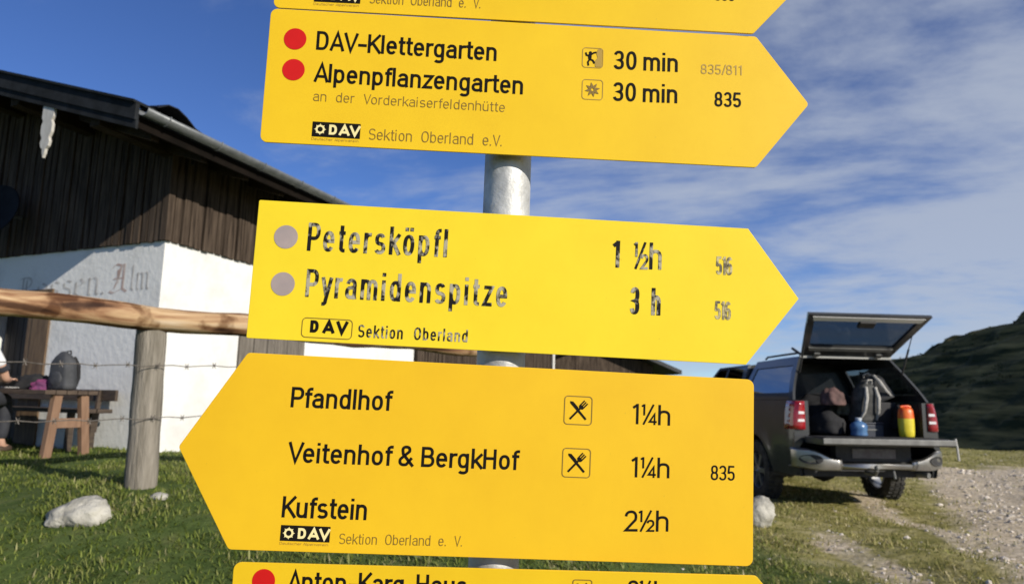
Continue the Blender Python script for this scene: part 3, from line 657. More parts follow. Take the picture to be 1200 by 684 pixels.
# ------------------------------------------------------------------ sign lettering: a narrow monoline alphabet (cap height 1)
XH = .735
def arc(cx, cy, rx, ry, a0, a1, n=14, e=2.35):
    o = []
    for k in range(n+1):
        a = R(a0+(a1-a0)*k/n); c, s_ = math.cos(a), math.sin(a)
        o.append((cx+rx*math.copysign(abs(c)**(2/e), c), cy+ry*math.copysign(abs(s_)**(2/e), s_)))
    return o
def glyph(ch, h):
    X = XH; l = h; r = .46-h; cx = .23; rx = cx-h; cy = X/2; ry = X/2-h; ar = .21
    bowl = arc(cx, cy, rx, ry, 0, 360, 28)
    q = (X-2*h)/4; Q = (1-2*h)/4
    if ch == ' ': return [], .30
    if ch == 'o': return [bowl], .56
    if ch == 'ö': return [bowl, [(.12, .86), (.12, .99)], [(.34, .86), (.34, .99)]], .56
    if ch == 'n': return [[(l, 0), (l, X)], [(l, X-h-ar)]+arc(cx, X-h-ar, rx, ar, 180, 0)+[(r, 0)]], .56
    if ch == 'h': return [[(l, 0), (l, 1)], [(l, X-h-ar)]+arc(cx, X-h-ar, rx, ar, 180, 0)+[(r, 0)]], .56
    if ch == 'm':
        R2 = .72-h; m = (l+R2)/2; a = (m-l)/2
        return [[(l, 0), (l, X)], arc(l+a, X-h-ar, a, ar, 180, 0)+[(m, 0)], arc(m+a, X-h-ar, a, ar, 180, 0)+[(R2, 0)]], .82
    if ch in 'uü':
        s_ = [[(l, X)]+arc(cx, h+ar, rx, ar, 180, 360), [(r, X), (r, 0)]]
        if ch == 'ü': s_ += [[(.12, .86), (.12, .99)], [(.34, .86), (.34, .99)]]
        return s_, .56
    if ch == 'r': return [[(l, 0), (l, X)], arc(l+.20, X-h-.22, .20, .22, 180, 80)], .36
    if ch == 'i': return [[(l, 0), (l, X)], [(l, .87), (l, 1)]], .245
    if ch == 'l': return [[(l, 0), (l, 1)]], .245
    if ch == 't': return [[(.12, .95)]+arc(.24, h+.12, .12, .12, 180, 270)+[(.29, h)], [(0, X-h*.8), (.28, X-h*.8)]], .345
    if ch == 'f': return [[(.12, 0)]+arc(.25, 1-h-.14, .13, .14, 180, 90)+[(.30, 1-h)], [(0, X-h*.8), (.28, X-h*.8)]], .33
    if ch == 'e': return [[(l, cy+.01), (r, cy+.01)]+arc(cx, cy, rx, ry, 3, 322, 26)], .55
    if ch == 'a': return [arc(cx, X-h-.19, rx-.01, .19, 165, 0)+[(r-.01, .10), (r+.02, 0)], [(r-.01, .44), (cx+.02, .41)]+arc(cx-.02, (h+.405)/2, rx-.005, (.405-h)/2, 90, 270)+arc(cx, h+.14, rx-.01, .14, 285, 350)], .55
    if ch == 's': return [arc(cx-.01, X-h-q, rx-.02, q, 25, 270)[:-1]+arc(cx-.01, h+q, rx, q, 90, -155)], .53
    if ch == 'c': return [arc(cx, cy, rx, ry, 40, 320, 24)], .52
    if ch == 'g': return [bowl, [(r, X), (r, -.08)]+arc(cx, -.08, rx, .15, 0, -150)], .56
    if ch == 'p': return [bowl, [(l, -.25), (l, X)]], .56
    if ch == 'b': return [bowl, [(l, 0), (l, 1)]], .56
    if ch == 'd': return [bowl, [(r, 0), (r, 1)]], .56
    if ch == 'k': return [[(l, 0), (l, 1)], [(.43, X), (l+.02, .29)], [(.17, .42), (.45, 0)]], .50
    if ch == 'z': return [[(.03, X-h), (.38, X-h), (.05, h), (.40, h)]], .48
    if ch == 'v': return [[(.03, X), (.21, .03), (.39, X)]], .48
    if ch == 'y': return [[(.03, X), (.22, .08)], [(.41, X), (.20, -.10)]+arc(.10, -.10, .10, .12, -20, -90)+[(.04, -.22)]], .48
    if ch == 'D': return [[(l, 0), (l, 1)], [(l, 1-h), (.22, 1-h)]+arc(.24, .5, .29-h, .5-h, 90, -90)+[(l, h)]], .63
    if ch == 'A': return [[(.03, 0), (.285, 1-h*.6), (.54, 0)], [(.12, .30), (.45, .30)]], .60
    if ch == 'V': return [[(.03, 1), (.285, h*.6), (.54, 1)]], .58
    if ch == 'K': return [[(l, 0), (l, 1)], [(.52, 1), (l+.02, .40)], [(.20, .56), (.55, 0)]], .60
    if ch == 'P': return [[(l, 0), (l, 1)], [(l, 1-h), (.26, 1-h)]+arc(.27, .725-h/2, .25-h, .275-h/2, 90, -90)+[(l, .45)]], .58
    if ch == 'B': return [[(l, 0), (l, 1)], [(l, 1-h), (.26, 1-h)]+arc(.26, .76-h/2, .24-h, .24-h/2, 90, -90)+[(l, .52)], [(.26, .52)]+arc(.27, .26+h/2, .27-h, .26-h/2, 90, -90)+[(l, h)]], .61
    if ch == 'H': return [[(l, 0), (l, 1)], [(.54-h, 0), (.54-h, 1)], [(l, .53), (.54-h, .53)]], .65
    if ch == 'O': return [arc(.29, .5, .29-h, .5-h, 0, 360, 30)], .68
    if ch == 'S': return [arc(.27, 1-h-Q, .26-h, Q, 20, 270)[:-1]+arc(.27, h+Q, .27-h, Q, 90, -160)], .62
    if ch == '0': return [arc(cx, .5, rx, .5-h, 0, 360, 28)], .545
    if ch == '1': return [[(.20, 0), (.20, 1)], [(.20, 1-h*.9), (.05, .80)]], .40
    if ch == '2': return [arc(cx, 1-h-.25, rx, .25, 175, -30)+[(l, h), (.46, h)]], .54
    if ch == '3': return [arc(cx-.01, 1-h-Q, rx-.01, Q, 165, -90)[:-1]+arc(cx-.01, h+Q, rx, Q, 90, -165)], .545
    if ch == '4': return [[(.33, 0), (.33, 1-h*.5), (.03, .27), (.46, .27)]], .545
    if ch == '5': return [[(.41, 1-h), (.10, 1-h), (.06, .52)]+arc(cx-.01, .31, rx, .31-h, 130, -160)], .545
    if ch == '6': return [arc(cx, .5, rx, .5-h, 45, 180)+arc(cx, .32, rx, .32-h, 180, 540, 24)], .545
    if ch == '8': return [arc(cx, 1-h-Q, rx-.02, Q, 0, 360, 22), arc(cx, h+Q, rx, Q, 0, 360, 22)], .545
    if ch in '½¼':
        a, b = '1', ('2' if ch == '½' else '4'); o = []
        for st in glyph(a, h)[0]: o.append([(x*.56-.04, y*.55+.45) for x, y in st])
        for st in glyph(b, h)[0]: o.append([(x*.58+.25, y*.55) for x, y in st])
        o.append([(.05, 0), (.40, 1)]); return o, .58
    if ch == '–': return [[(.04, .38), (.40, .38)]], .46
    if ch == '.': return [[(.06, 0), (.06, .13)]], .22
    if ch == '/': return [[(.02, -.02), (.26, 1.02)]], .32
    if ch == '&': return [[(.56, 0), (.16, .60)]+arc(.27, .80, .135, .20-h*.6, 200, -20)+[(.12, .42)]+arc(.21, .25, .20-h*.5, .25-h, 130, 300)+[(.50, .42)]], .66
    return [], .3
def ribbon(mb, pts, hw, y):
    P = [Vector(p).to_2d() if len(p) == 3 else Vector(p) for p in pts]
    Q = [P[0]]
    for p in P[1:]:
        if (p-Q[-1]).length > 1e-6: Q.append(p)
    P = Q; n = len(P); closed = n > 4 and (P[0]-P[-1]).length < hw*.2
    if n < 2: return
    L_, R_ = [], []
    for i in range(n):
        if closed: a, c = P[(i-1) if i else n-2], P[(i+1) if i < n-1 else 1]
        else: a, c = P[max(i-1, 0)], P[min(i+1, n-1)]
        d1 = (P[i]-a); d2 = (c-P[i])
        d1 = d1.normalized() if d1.length > 1e-9 else d2.normalized(); d2 = d2.normalized() if d2.length > 1e-9 else d1
        t_ = d1+d2; t_ = t_.normalized() if t_.length > 1e-6 else d1
        nn = Vector((-t_.y, t_.x)); k = 1/max(.42, nn.dot(Vector((-d1.y, d1.x))))
        L_.append(P[i]+nn*hw*k); R_.append(P[i]-nn*hw*k)
    o = len(mb.v); mb.v += [(p.x, y, p.y) for p in L_]+[(p.x, y, p.y) for p in R_]
    mb.f += [(o+n+i, o+n+i+1, o+i+1, o+i) for i in range(n-1)]
def text_mesh(txt, a0, b0, a1, b1, cap, stroke=.145, track=0., y=-.0004, gap=None):
    """lettering between two baseline ends on a sign face, all in mm"""
    h = stroke/2; adv = 0; items = []
    for ch in txt:
        st, ad = glyph(ch, h)
        if ch == ' ' and gap is not None: ad = gap
        ad -= .03
        items.append((st, adv, .74 if ch in '½¼' else 1.)); adv += ad+track
    adv -= track+.07; L0 = math.hypot(a1-a0, b1-b0); sx = L0/adv; mb = MB(); e = 0
    ux, uz = (a1-a0)/L0, (b1-b0)/L0
    for st, x0, fw in items:
        for s_ in st:
            e += 1
            ribbon(mb, [((a0+ux*(x+x0)*sx)/1000, (b0+uz*(x+x0)*sx+yy*cap)/1000) for x, yy in s_], h*fw*cap/1000, y-(e % 7)*.00002)
    return mb
# ------------------------------------------------------------------ sign materials
def sign_yellow(name, c1, c2):
    m = mat(name, c1, .5, col2=c2, nscale=5.0, lo=.3, hi=.7, spec=.22, detail=9); t = m.node_tree; b = t.nodes['Principled BSDF']
    co = t.nodes.new('ShaderNodeTexCoord'); n = t.nodes.new('ShaderNodeTexNoise'); n.inputs['Scale'].default_value = 90; n.inputs['Detail'].default_value = 4; t.links.new(co.outputs['Object'], n.inputs['Vector'])
    bp = t.nodes.new('ShaderNodeBump'); bp.inputs['Strength'].default_value = .03; bp.inputs['Distance'].default_value = .001; t.links.new(n.outputs['Fac'], bp.inputs['Height']); t.links.new(bp.outputs[0], b.inputs['Normal'])
    # faint rain streaks and dull patches in the paint
    mp = t.nodes.new('ShaderNodeMapping'); mp.inputs['Scale'].default_value = (7, 7, 5); t.links.new(co.outputs['Object'], mp.inputs[0])
    n5 = t.nodes.new('ShaderNodeTexNoise'); n5.inputs['Scale'].default_value = 1; n5.inputs['Detail'].default_value = 8; n5.inputs['Roughness'].default_value = .65; t.links.new(mp.outputs[0], n5.inputs['Vector'])
    r5 = t.nodes.new('ShaderNodeValToRGB'); r5.color_ramp.elements[0].position = .35; r5.color_ramp.elements[0].color = (1, 1, 1, 1); r5.color_ramp.elements[1].position = .78; r5.color_ramp.elements[1].color = (.94, .925, .90, 1); t.links.new(n5.outputs['Fac'], r5.inputs[0])
    m5 = t.nodes.new('ShaderNodeMix'); m5.data_type = 'RGBA'; m5.blend_type = 'MULTIPLY'; m5.inputs['Factor'].default_value = 1
    t.links.new(b.inputs['Base Color'].links[0].from_socket, m5.inputs['A']); t.links.new(r5.outputs[0], m5.inputs['B']); t.links.new(m5.outputs['Result'], b.inputs['Base Color'])
    rr5 = t.nodes.new('ShaderNodeMapRange'); rr5.inputs['To Min'].default_value = .44; rr5.inputs['To Max'].default_value = .60; t.links.new(n5.outputs['Fac'], rr5.inputs['Value']); t.links.new(rr5.outputs[0], b.inputs['Roughness'])
    # faint specks of dirt
    n3 = t.nodes.new('ShaderNodeTexNoise'); n3.inputs['Scale'].default_value = 160; n3.inputs['Detail'].default_value = 2; t.links.new(co.outputs['Object'], n3.inputs['Vector'])
    r3 = t.nodes.new('ShaderNodeValToRGB'); r3.color_ramp.elements[0].position = .72; r3.color_ramp.elements[0].color = (0, 0, 0, 1); r3.color_ramp.elements[1].position = .80; r3.color_ramp.elements[1].color = (.35, .35, .35, 1); t.links.new(n3.outputs['Fac'], r3.inputs[0])
    old = b.inputs['Base Color'].links[0].from_socket; mx = t.nodes.new('ShaderNodeMix'); mx.data_type = 'RGBA'; t.links.new(r3.outputs[0], mx.inputs['Factor']); t.links.new(old, mx.inputs['A']); mx.inputs['B'].default_value = (.35, .22, .03, 1); t.links.new(mx.outputs['Result'], b.inputs['Base Color'])
    return m
Y_A = sign_yellow('signal_yellow', (.86, .56, .016), (.80, .505, .014))
Y_B = sign_yellow('lemon_yellow', (.92, .70, .03), (.86, .64, .024))
Y_C = sign_yellow('golden_yellow', (.82, .505, .016), (.765, .455, .014))
INK = mat('black_ink', (.010, .008, .007), .6, spec=.08)
BROWN = mat('thin_brown_ink', (.22, .13, .012), .6)
FAINT = mat('faded_ink', (.40, .25, .03), .6)
WORN = mat('worn_letter_paint', (.015, .013, .012), .6, col2=(.42, .38, .28), nscale=55, stretch=(1, 1, .8), lo=.47, hi=.56, detail=5, spec=.1)
WORN2 = mat('worn_pale_paint', (.10, .08, .04), .6, col2=(.55, .46, .22), nscale=70, lo=.40, hi=.58, detail=3)
CREAM = mat('cream_ink', (.86, .74, .35), .5)
REDP = mat('red_dot_paint', (.62, .012, .010), .55, col2=(.55, .010, .009), nscale=12, spec=.2)
GREYP = mat('faded_dot_paint', (.40, .32, .30), .6, col2=(.33, .27, .26), nscale=20)
alu = mat('aluminium_edge', (.45, .44, .42), .45, metal=.7)
def rotm(yaw, pitch, roll):
    return Matrix.Rotation(yaw, 4, 'Z') @ Matrix.Rotation(pitch, 4, 'X') @ Matrix.Rotation(roll, 4, 'Y')
def rounded(poly, rads, n=6):
    out = []; k = len(poly)
    for i in range(k):
        p = Vector(poly[i]); a = (Vector(poly[i-1])-p); c = (Vector(poly[(i+1) % k])-p); rr = rads[i]
        if rr <= 0: out.append(p); continue
        a.normalize(); c.normalize(); ang = a.angle(c); d = rr/math.tan(ang/2)
        s0, s1 = p+a*d, p+c*d; cen = p+(a+c).normalized()*rr/math.sin(ang/2)
        v0, v1 = s0-cen, s1-cen
        for j in range(n+1): out.append(cen+v0.normalized().slerp(v1.normalized(), j/n)*rr)
    return out
def sign(pose, kind, label, yellow, corner=.011):
    x, z, yaw, pit, rol, W, H, T = pose
    Mw = Matrix.Translation((x, 1.05, z)) @ rotm(yaw, pit, rol) @ Matrix.Translation((-.36, 0, 0))
    s_ = thing('trail_sign', label, 'trail sign', Mw, 'yellow trail signs on the pole')
    if kind == 'R': poly = [(0, -H), (W, -H), (W+T, -H/2), (W, 0), (0, 0)]; rr = [corner, corner*.7, corner*.6, corner*.7, corner]
    else: poly = [(0, -H), (W, -H), (W, 0), (0, 0), (-T, -H/2)]; rr = [corner*.7, corner, corner, corner*.7, corner*.6]
    pts = rounded([Vector(p) for p in poly], rr)
    MB().prism([(p.x, 0, p.y) for p in pts], (0, .0035, 0)).build('plate', yellow, s_, bevel=.0006)
    # clamp behind the plate that grips the pole
    cx = .36 - x + (-.0115) ; cl = MB()
    for zc in (-H*.28, -H*.72): cl.box((cx-.055, .0036, zc-.012), (cx+.055, .0295, zc+.012))
    cl.box((cx-.02, .0036, -H*.72+.0125), (cx+.02, .0070, -H*.28-.0125))
    cl.build('clamp', alu, s_)
    return s_
def write(s_, txt, a0, b0, a1, b1, cap, material=None, **k):
    return text_mesh(txt, a0, b0, a1, b1, cap, **k).build('lettering', material or INK, s_, normals=False)
def disc(s_, a, b_, d, material, name='marker_dot', y=-.0005):
    n = 40; return MB().add([(a/1000+d/2000*math.cos(2*math.pi*i/n), y, b_/1000+d/2000*math.sin(2*math.pi*i/n)) for i in range(n)], [tuple(range(n))]).build(name, material, s_, normals=False)
def rrect(a, b_, w_, h_, r_): return [Vector((p.x, p.y)) for p in rounded([Vector(q) for q in ((a-w_/2, b_-h_/2), (a+w_/2, b_-h_/2), (a+w_/2, b_+h_/2), (a-w_/2, b_+h_/2))], [r_]*4, 4)]
def flat(mb, pts, y): return mb.add([(p[0]/1000, y, p[1]/1000) for p in pts], [tuple(range(len(pts)))])
def outline_box(mb, a, b_, s_, lw=1.3, r_=4, y=-.0005, s2=None):
    o = rrect(a, b_, s_, s2 or s_, r_); o.append(o[0]); ribbon(mb, [(p.x/1000, p.y/1000) for p in o], lw/2000, y)
def pict_fork(s_, a, b_, sz):
    fr = MB(); outline_box(fr, a, b_, sz, 1.3, sz*.12); p = fr.build('pictogram', BROWN, s_, normals=False)
    m_ = MB(); k = sz/42
    def rot(q, ang, fx=1): c, s0 = math.cos(R(ang)), math.sin(R(ang)); return (a+fx*(q[0]*c-q[1]*s0)*k, b_+(q[0]*s0+q[1]*c)*k)
    # knife (leaning left), handle down right
    flat(m_, [rot(q, 43) for q in ((-1.5, -18), (1.6, -18), (1.7, 0), (3.2, 4), (3.0, 15), (0, 18.5), (-1.8, 16))], -.0006)
    # fork (leaning right)
    flat(m_, [rot(q, -43) for q in ((-1.5, -18), (1.5, -18), (1.5, 4), (-1.5, 4))], -.00063)
    flat(m_, [rot(q, -43) for q in ((-4, 6), (-1.5, 4.1), (1.5, 4.1), (4, 6), (4.2, 9.5), (-4.2, 9.5))], -.00063)
    for x in (-4.2, -1.0, 2.2): flat(m_, [rot(q, -43) for q in ((x, 9.6), (x+2, 9.6), (x+2, 17.5), (x, 17.5))], -.00063)
    m_.build('fork_and_knife', INK, p, normals=False)
def logo(s_, a0, b0, w_, h_, skew=0.):
    def pt(x, y): return (a0+x*w_, b0+y*h_+skew*x)
    m_ = MB(); flat(m_, [pt(0, 0), pt(1, 0), pt(1, 1), pt(0, 1)], -.0005); lg = m_.build('club_logo', INK, s_, normals=False)
    t_ = text_mesh('DAV', *pt(.33, .17), *pt(.965, .17), h_*.68, stroke=.235, y=-.0007); t_.build('logo_letters', CREAM, lg, normals=False)
    e = MB(); c = pt(.165, .5); n_ = 8                         # little edelweiss ring
    ring = [(c[0]+w_*.075*math.cos(2*math.pi*i/24), c[1]+w_*.075*math.sin(2*math.pi*i/24)) for i in range(25)]
    ribbon(e, [(p[0]/1000, p[1]/1000) for p in ring], w_*.020/1000, -.0007)
    for i in range(n_):
        q = 2*math.pi*i/n_; u = Vector((math.cos(q), math.sin(q))); v = Vector((-u.y, u.x)); C0 = Vector(c)
        flat(e, [C0+u*w_*.09-v*w_*.015, C0+u*w_*.125, C0+u*w_*.09+v*w_*.015], -.00072)
    e.build('edelweiss', CREAM, lg, normals=False)
    g = a0; text_mesh('Deutscher Alpenverein', g, b0-h_*.24, g+w_*.98, b0-h_*.24+skew, h_*.17, stroke=.10, y=-.0005).build('logo_caption', FAINT, s_, normals=False)
SEK = dict(stroke=.085, track=.05, gap=.62)
# pole
pole_m = mat('galvanised_pole', (.40, .40, .385), .55, metal=.35, col2=(.62, .62, .60), nscale=22, lo=.35, hi=.65, bump=.15, bscale=60)
pa, pb = Vector((-.0405, 1.118, -.2)), Vector((.0065, 1.118, 3.3))
pole = MB().tube([pa, pa.lerp(pb, .3), pa.lerp(pb, .65), pb], .0385, 40).build('sign_pole', pole_m, None, smooth=True)
tag(pole, 'round galvanised steel pole carrying the yellow trail signs', 'pole')
pole_c = MB()
# sign at the top, cut by the frame
s1 = sign((-0.0314, 2.4064, 0.0114, 0.029, 0.0289, 0.7815, 0.195, 0.085), 'R', 'topmost yellow arrow sign, mostly above the frame, showing only its lower strip', Y_A)
logo(s1, 65, -181, 75, 24, .5); write(s1, 'Sektion Oberland e. V.', 155, -178.8, 335.5, -177.2, 17, BROWN, **SEK); write(s1, '835', 717.9, -141.2, 750.8, -140.5, 19.4)
# sign with the climbing garden
s2 = sign((-0.0349, 2.2053, 0.0365, 0.0406, 0.0187, 0.7859, 0.2203, 0.087), 'R', 'yellow right arrow sign with two red dots reading DAV–Klettergarten and Alpenpflanzengarten', Y_A)
disc(s2, 42.1, -49.2, 35.5, REDP); disc(s2, 43.3, -100.3, 35.3, REDP)
write(s2, 'DAV–Klettergarten', 75.6, -65, 363.9, -67.2, 31.3, track=.0); write(s2, 'Alpenpflanzengarten', 76.8, -118.1, 408.5, -120.3, 31)
write(s2, 'an der Vorderkaiserfeldenhütte', 77.7, -149.5, 380.4, -151.1, 16, BROWN, **SEK)
logo(s2, 79.7, -207.1, 75, 24, -.3); write(s2, 'Sektion Oberland e.V.', 168.5, -207.7, 378.1, -207.3, 18, BROWN, **SEK)
write(s2, '30 min', 552.5, -69.5, 657.9, -68.4, 31.5, gap=.24); write(s2, '30 min', 552.7, -122.7, 657.8, -120.9, 31.4, gap=.24)
write(s2, '835/811', 694.8, -69.2, 763.5, -67.8, 16.6, FAINT, stroke=.12); write(s2, '835', 717.6, -122.8, 761.5, -122.2, 25)
m_ = MB(); outline_box(m_, 518.5, -52.5, 33, 1.2, 5); pg = m_.build('pictogram', FAINT, s2, normals=False)
m_ = MB(); flat(m_, [(523, -67.5), (533.5, -67.5), (533.5, -37.5), (527, -37.5), (524.5, -45), (526.5, -52), (522, -58)], -.00055); m_.build('rock_face', FAINT, pg, normals=False)
m_ = MB()                                            # climber on the rock
flat(m_, [(514.6+2.6*math.cos(i*.63), -44.2+2.6*math.sin(i*.63)) for i in range(10)], -.0006)
for pts in ([(515, -47), (514, -55)], [(515, -48), (520, -44), (524.5, -43)], [(514.5, -50), (508.5, -48.5), (507, -44)], [(514, -55), (519, -57), (521.5, -62)], [(514, -55), (511, -60), (512, -66)]):
    ribbon(m_, [(x/1000, z/1000) for x, z in pts], .0014, -.0006)
flat(m_, [(511, -47), (517, -46), (516.5, -55), (511.5, -55)], -.00065)
m_.build('climber', INK, pg, normals=False)
m_ = MB(); outline_box(m_, 519.6, -105.9, 33, 1.2, 5); pg = m_.build('pictogram', FAINT, s2, normals=False)
m_ = MB()
for i in range(8):
    q = 2*math.pi*i/8+.2; u = Vector((math.cos(q), math.sin(q))); v = Vector((-u.y, u.x)); C0 = Vector((519.6, -105.9))
    flat(m_, [C0+u*2.5-v*1.6, C0+u*7-v*2.2, C0+u*12.5, C0+u*7+v*2.2, C0+u*2.5+v*1.6], -.0006-.00001*i)
ring = [(519.6+3.6*math.cos(i*.3307), -105.9+3.6*math.sin(i*.3307)) for i in range(20)]; ribbon(m_, [(a/1000, c/1000) for a, c in ring], .0012, -.00072)
m_.build('flower', BROWN, pg, normals=False)
# worn sign with grey dots
s3 = sign((-0.0306, 1.8856, 0.0303, 0.0459, 0.0301, 0.7574, 0.2112, 0.0808), 'R', 'lemon yellow right arrow sign with worn letters and two grey dots reading Petersköpfl', Y_B, .0025)
disc(s3, 45.8, -54.9, 36, GREYP); disc(s3, 47.4, -127, 35.8, GREYP)
write(s3, 'Petersköpfl', 79.5, -74.2, 291.9, -72.1, 43.5, WORN, stroke=.125, track=.16); write(s3, 'Pyramidenspitze', 82.8, -144.5, 386.5, -143.5, 42.5, WORN, stroke=.125, track=.16)
m_ = MB(); outline_box(m_, 119, -190.6, 75, 1.2, 6, s2=29); m_.build('logo_frame', BROWN, s3, normals=False)
write(s3, 'DAV', 92.4, -197.8, 147.2, -197.2, 18.5, INK, stroke=.26, track=.12)
write(s3, 'Sektion Oberland', 166, -201.1, 330.9, -199.9, 19, WORN, stroke=.13, track=.12, gap=.7)
write(s3, '1', 545.5, -73.2, 559.3, -73, 42, WORN, stroke=.14); write(s3, '½h', 580.6, -73.6, 623, -72.5, 42, WORN, stroke=.12, track=.02); write(s3, '3 h', 577.6, -143.8, 622.4, -143.3, 42, WORN, stroke=.14, gap=.75)
write(s3, '516', 708.8, -75, 732.7, -75, 28.5, WORN2, stroke=.13); write(s3, '516', 708.3, -144.5, 731.7, -144.6, 28.5, WORN2, stroke=.13)
# left pointing sign
s4 = sign((-0.0235, 1.6519, 0.0816, 0.0255, 0.0282, 0.76, 0.2754, 0.0829), 'L', 'golden yellow left arrow sign listing Pfandlhof, Veitenhof & BergkHof and Kufstein', Y_C)
write(s4, 'Pfandlhof', 67, -75.1, 210.8, -73.4, 29.3); write(s4, 'Veitenhof & BergkHof', 70.5, -152.8, 401.7, -150.2, 28.7, gap=.26); write(s4, 'Kufstein', 68.6, -229.2, 188.4, -228.9, 29.3)
logo(s4, 69.7, -261, 69, 21.5, -.3); write(s4, 'Sektion Oberland e. V.', 152.2, -262.8, 326.8, -260.6, 14.4, BROWN, **SEK)
pict_fork(s4, 488.5, -59.6, 41.5); pict_fork(s4, 488.8, -136.3, 41.5)
write(s4, '1¼h', 570.2, -75.6, 630.3, -75.5, 30.2, stroke=.125); write(s4, '1¼h', 570.6, -153.6, 630.9, -152.8, 29.8, stroke=.125); write(s4, '2½h', 563.3, -231.9, 631.1, -229.6, 30.2, stroke=.125)
write(s4, '835', 693.6, -152.9, 730.8, -152.4, 21.9, stroke=.12)
# lowest sign
s5 = sign((-0.0293, 1.3633, 0.004, 0.0288, 0.0059, 0.7473, 0.195, 0.085), 'R', 'lowest yellow sign, cut by the frame, with a red dot before Anton–Karg–Haus', Y_A)
disc(s5, 44.4, -24.6, 32.7, REDP); write(s5, 'Anton–Karg–Haus', 79.3, -38.2, 334.2, -38.6, 28.5); pict_fork(s5, 498.7, -25.5, 27); write(s5, '2½h', 563.4, -39, 617.5, -39, 28.5, stroke=.125)
# ------------------------------------------------------------------ pickup truck, seen from behind with its canopy hatch up
CARM = Matrix.Translation((4.255, 8.45, .405)) @ Matrix.Rotation(R(3), 4, 'Z')
car = thing('pickup_truck', 'dark grey pickup truck with open canopy hatch and lowered tailgate', 'pickup truck', CARM)
paint = mat('grey_car_paint', (.044, .046, .047), .34, metal=.3, col2=(.056, .057, .057), nscale=2.5, coat=.6, spec=.5)
dust_paint = mat('dusty_sill_paint', (.05, .048, .043), .55, metal=.2, col2=(.09, .085, .072), nscale=5, lo=.35, hi=.8)
blackpl = mat('black_plastic', (.016, .016, .017), .6, col2=(.03, .03, .03), nscale=9)
liner = mat('bed_liner', (.012, .012, .013), .8, col2=(.02, .02, .02), nscale=12)
silver = mat('silver_bumper', (.40, .39, .37), .33, metal=.85, col2=(.30, .29, .27), nscale=6)
alu_trim = mat('tailgate_top', (.12, .12, .115), .5, metal=.3, col2=(.19, .19, .18), nscale=8)
glass_d = glass_mat('tinted_glass', (.22, .25, .28), -.6); glass_h = glass_mat('hatch_glass', (.30, .33, .36), -.7); glass_c = glass_mat('clear_glass', (.62, .68, .70), .2)
red_l = mat('red_lens', (.33, .012, .016), .22, coat=.7, col2=(.24, .008, .012), nscale=16)
clear_l = mat('clear_lens', (.75, .72, .72), .15, coat=1.)
rubber = mat('tyre_rubber', (.022, .021, .020), .85, col2=(.07, .065, .055), nscale=14, lo=.45, hi=.75)
rimm = mat('alloy_rim', (.34, .34, .34), .35, metal=.8)
AX = (1.12, 4.10); RA = .47
def zb(y):
    z = .40
    for a in AX:
        if abs(y-a) < RA: z = max(z, .37+math.sqrt(RA*RA-(y-a)**2))
    return z
def zt(y):
    if y < 1.75: return 1.28
    if y < 3.85: return 1.25
    return 1.25-.10*((y-3.85)/1.35)**2-.02*(y > 3.85)
def xs_(y, z):
    x = .905-.05*max(0, (z-.95)/.35)**2-.05*max(0, (.72-z)/.32)**1.5
    for a in AX:
        d = math.hypot(y-a, z-.37)
        if d < .72: x += .030*math.exp(-((d-.48)/.09)**2)
    e = min(y-.02, 5.2-y); x -= .16*max(0, (.55-e)/.55)**2.2 if y > 2 else .03*max(0, (.2-e)/.2)**2
    return x
body = MB()
for s_ in (-1, 1):
    for (y0, y1) in ((.02, 1.745), (1.755, 2.695), (2.705, 3.795), (3.805, 5.2)):     # bed side, rear door, front door, wing: thin shut lines between
        ysamp = np.linspace(y0, y1, max(8, int((y1-y0)/.045)))
        rows = [[Vector((s_*xs_(y, z), y, z)) for z in np.linspace(zb(y), zt(y), 12)] for y in ysamp]
        body.grid(rows)
        body.grid([[Vector((s_*(xs_(y, z)-.05), y, z)) for z in np.linspace(zb(y), zt(y), 3)] for y in ysamp])
        body.grid([[Vector((s_*xs_(y, zt(y)), y, zt(y))), Vector((s_*(xs_(y, zt(y))-.05), y, zt(y)))] for y in ysamp])
        body.grid([[Vector((s_*xs_(y, zb(y)), y, zb(y))), Vector((s_*(xs_(y, zb(y))-.10), y, zb(y)+.004))] for y in ysamp])
hood = [[Vector((x*(.80-.13*max(0, (y-4.4)/.8)**2), y, zt(y)+.055*(1-x*x)-.0)) for x in np.linspace(-1, 1, 11)] for y in np.linspace(3.8, 5.18, 12)]
body.grid(hood)
body.grid([[Vector((x*(.70-.03*(1-a)), 5.18+.05*math.sin(a*math.pi), .45+a*.66)) for x in np.linspace(-1, 1, 9)] for a in np.linspace(0, 1, 6)])
# rear corner posts beside the load opening
for s_ in (-1, 1):
    body.hexa([(s_*.70, .02, .88), (s_*.895, .02, .66), (s_*.895, .08, .66), (s_*.70, .08, .88), (s_*.70, .02, 1.275), (s_*.85, .02, 1.275), (s_*.85, .08, 1.275), (s_*.70, .08, 1.275)])
bd = body.build('body', paint, car, smooth=True, normals=False)
mb = MB().box((-.85, .05, .40), (.85, 5.0, .60)); mb.build('underbody', blackpl, car)
mb = MB(); mb.box((-.72, .06, .80), (.72, 1.72, .845)); mb.box((-.84, .09, .846), (-.70, 1.70, 1.26)); mb.box((.70, .09, .846), (.84, 1.70, 1.26)); mb.box((-.70, 1.66, .846), (.70, 1.72, 1.27))
mb.build('load_bed', liner, car)
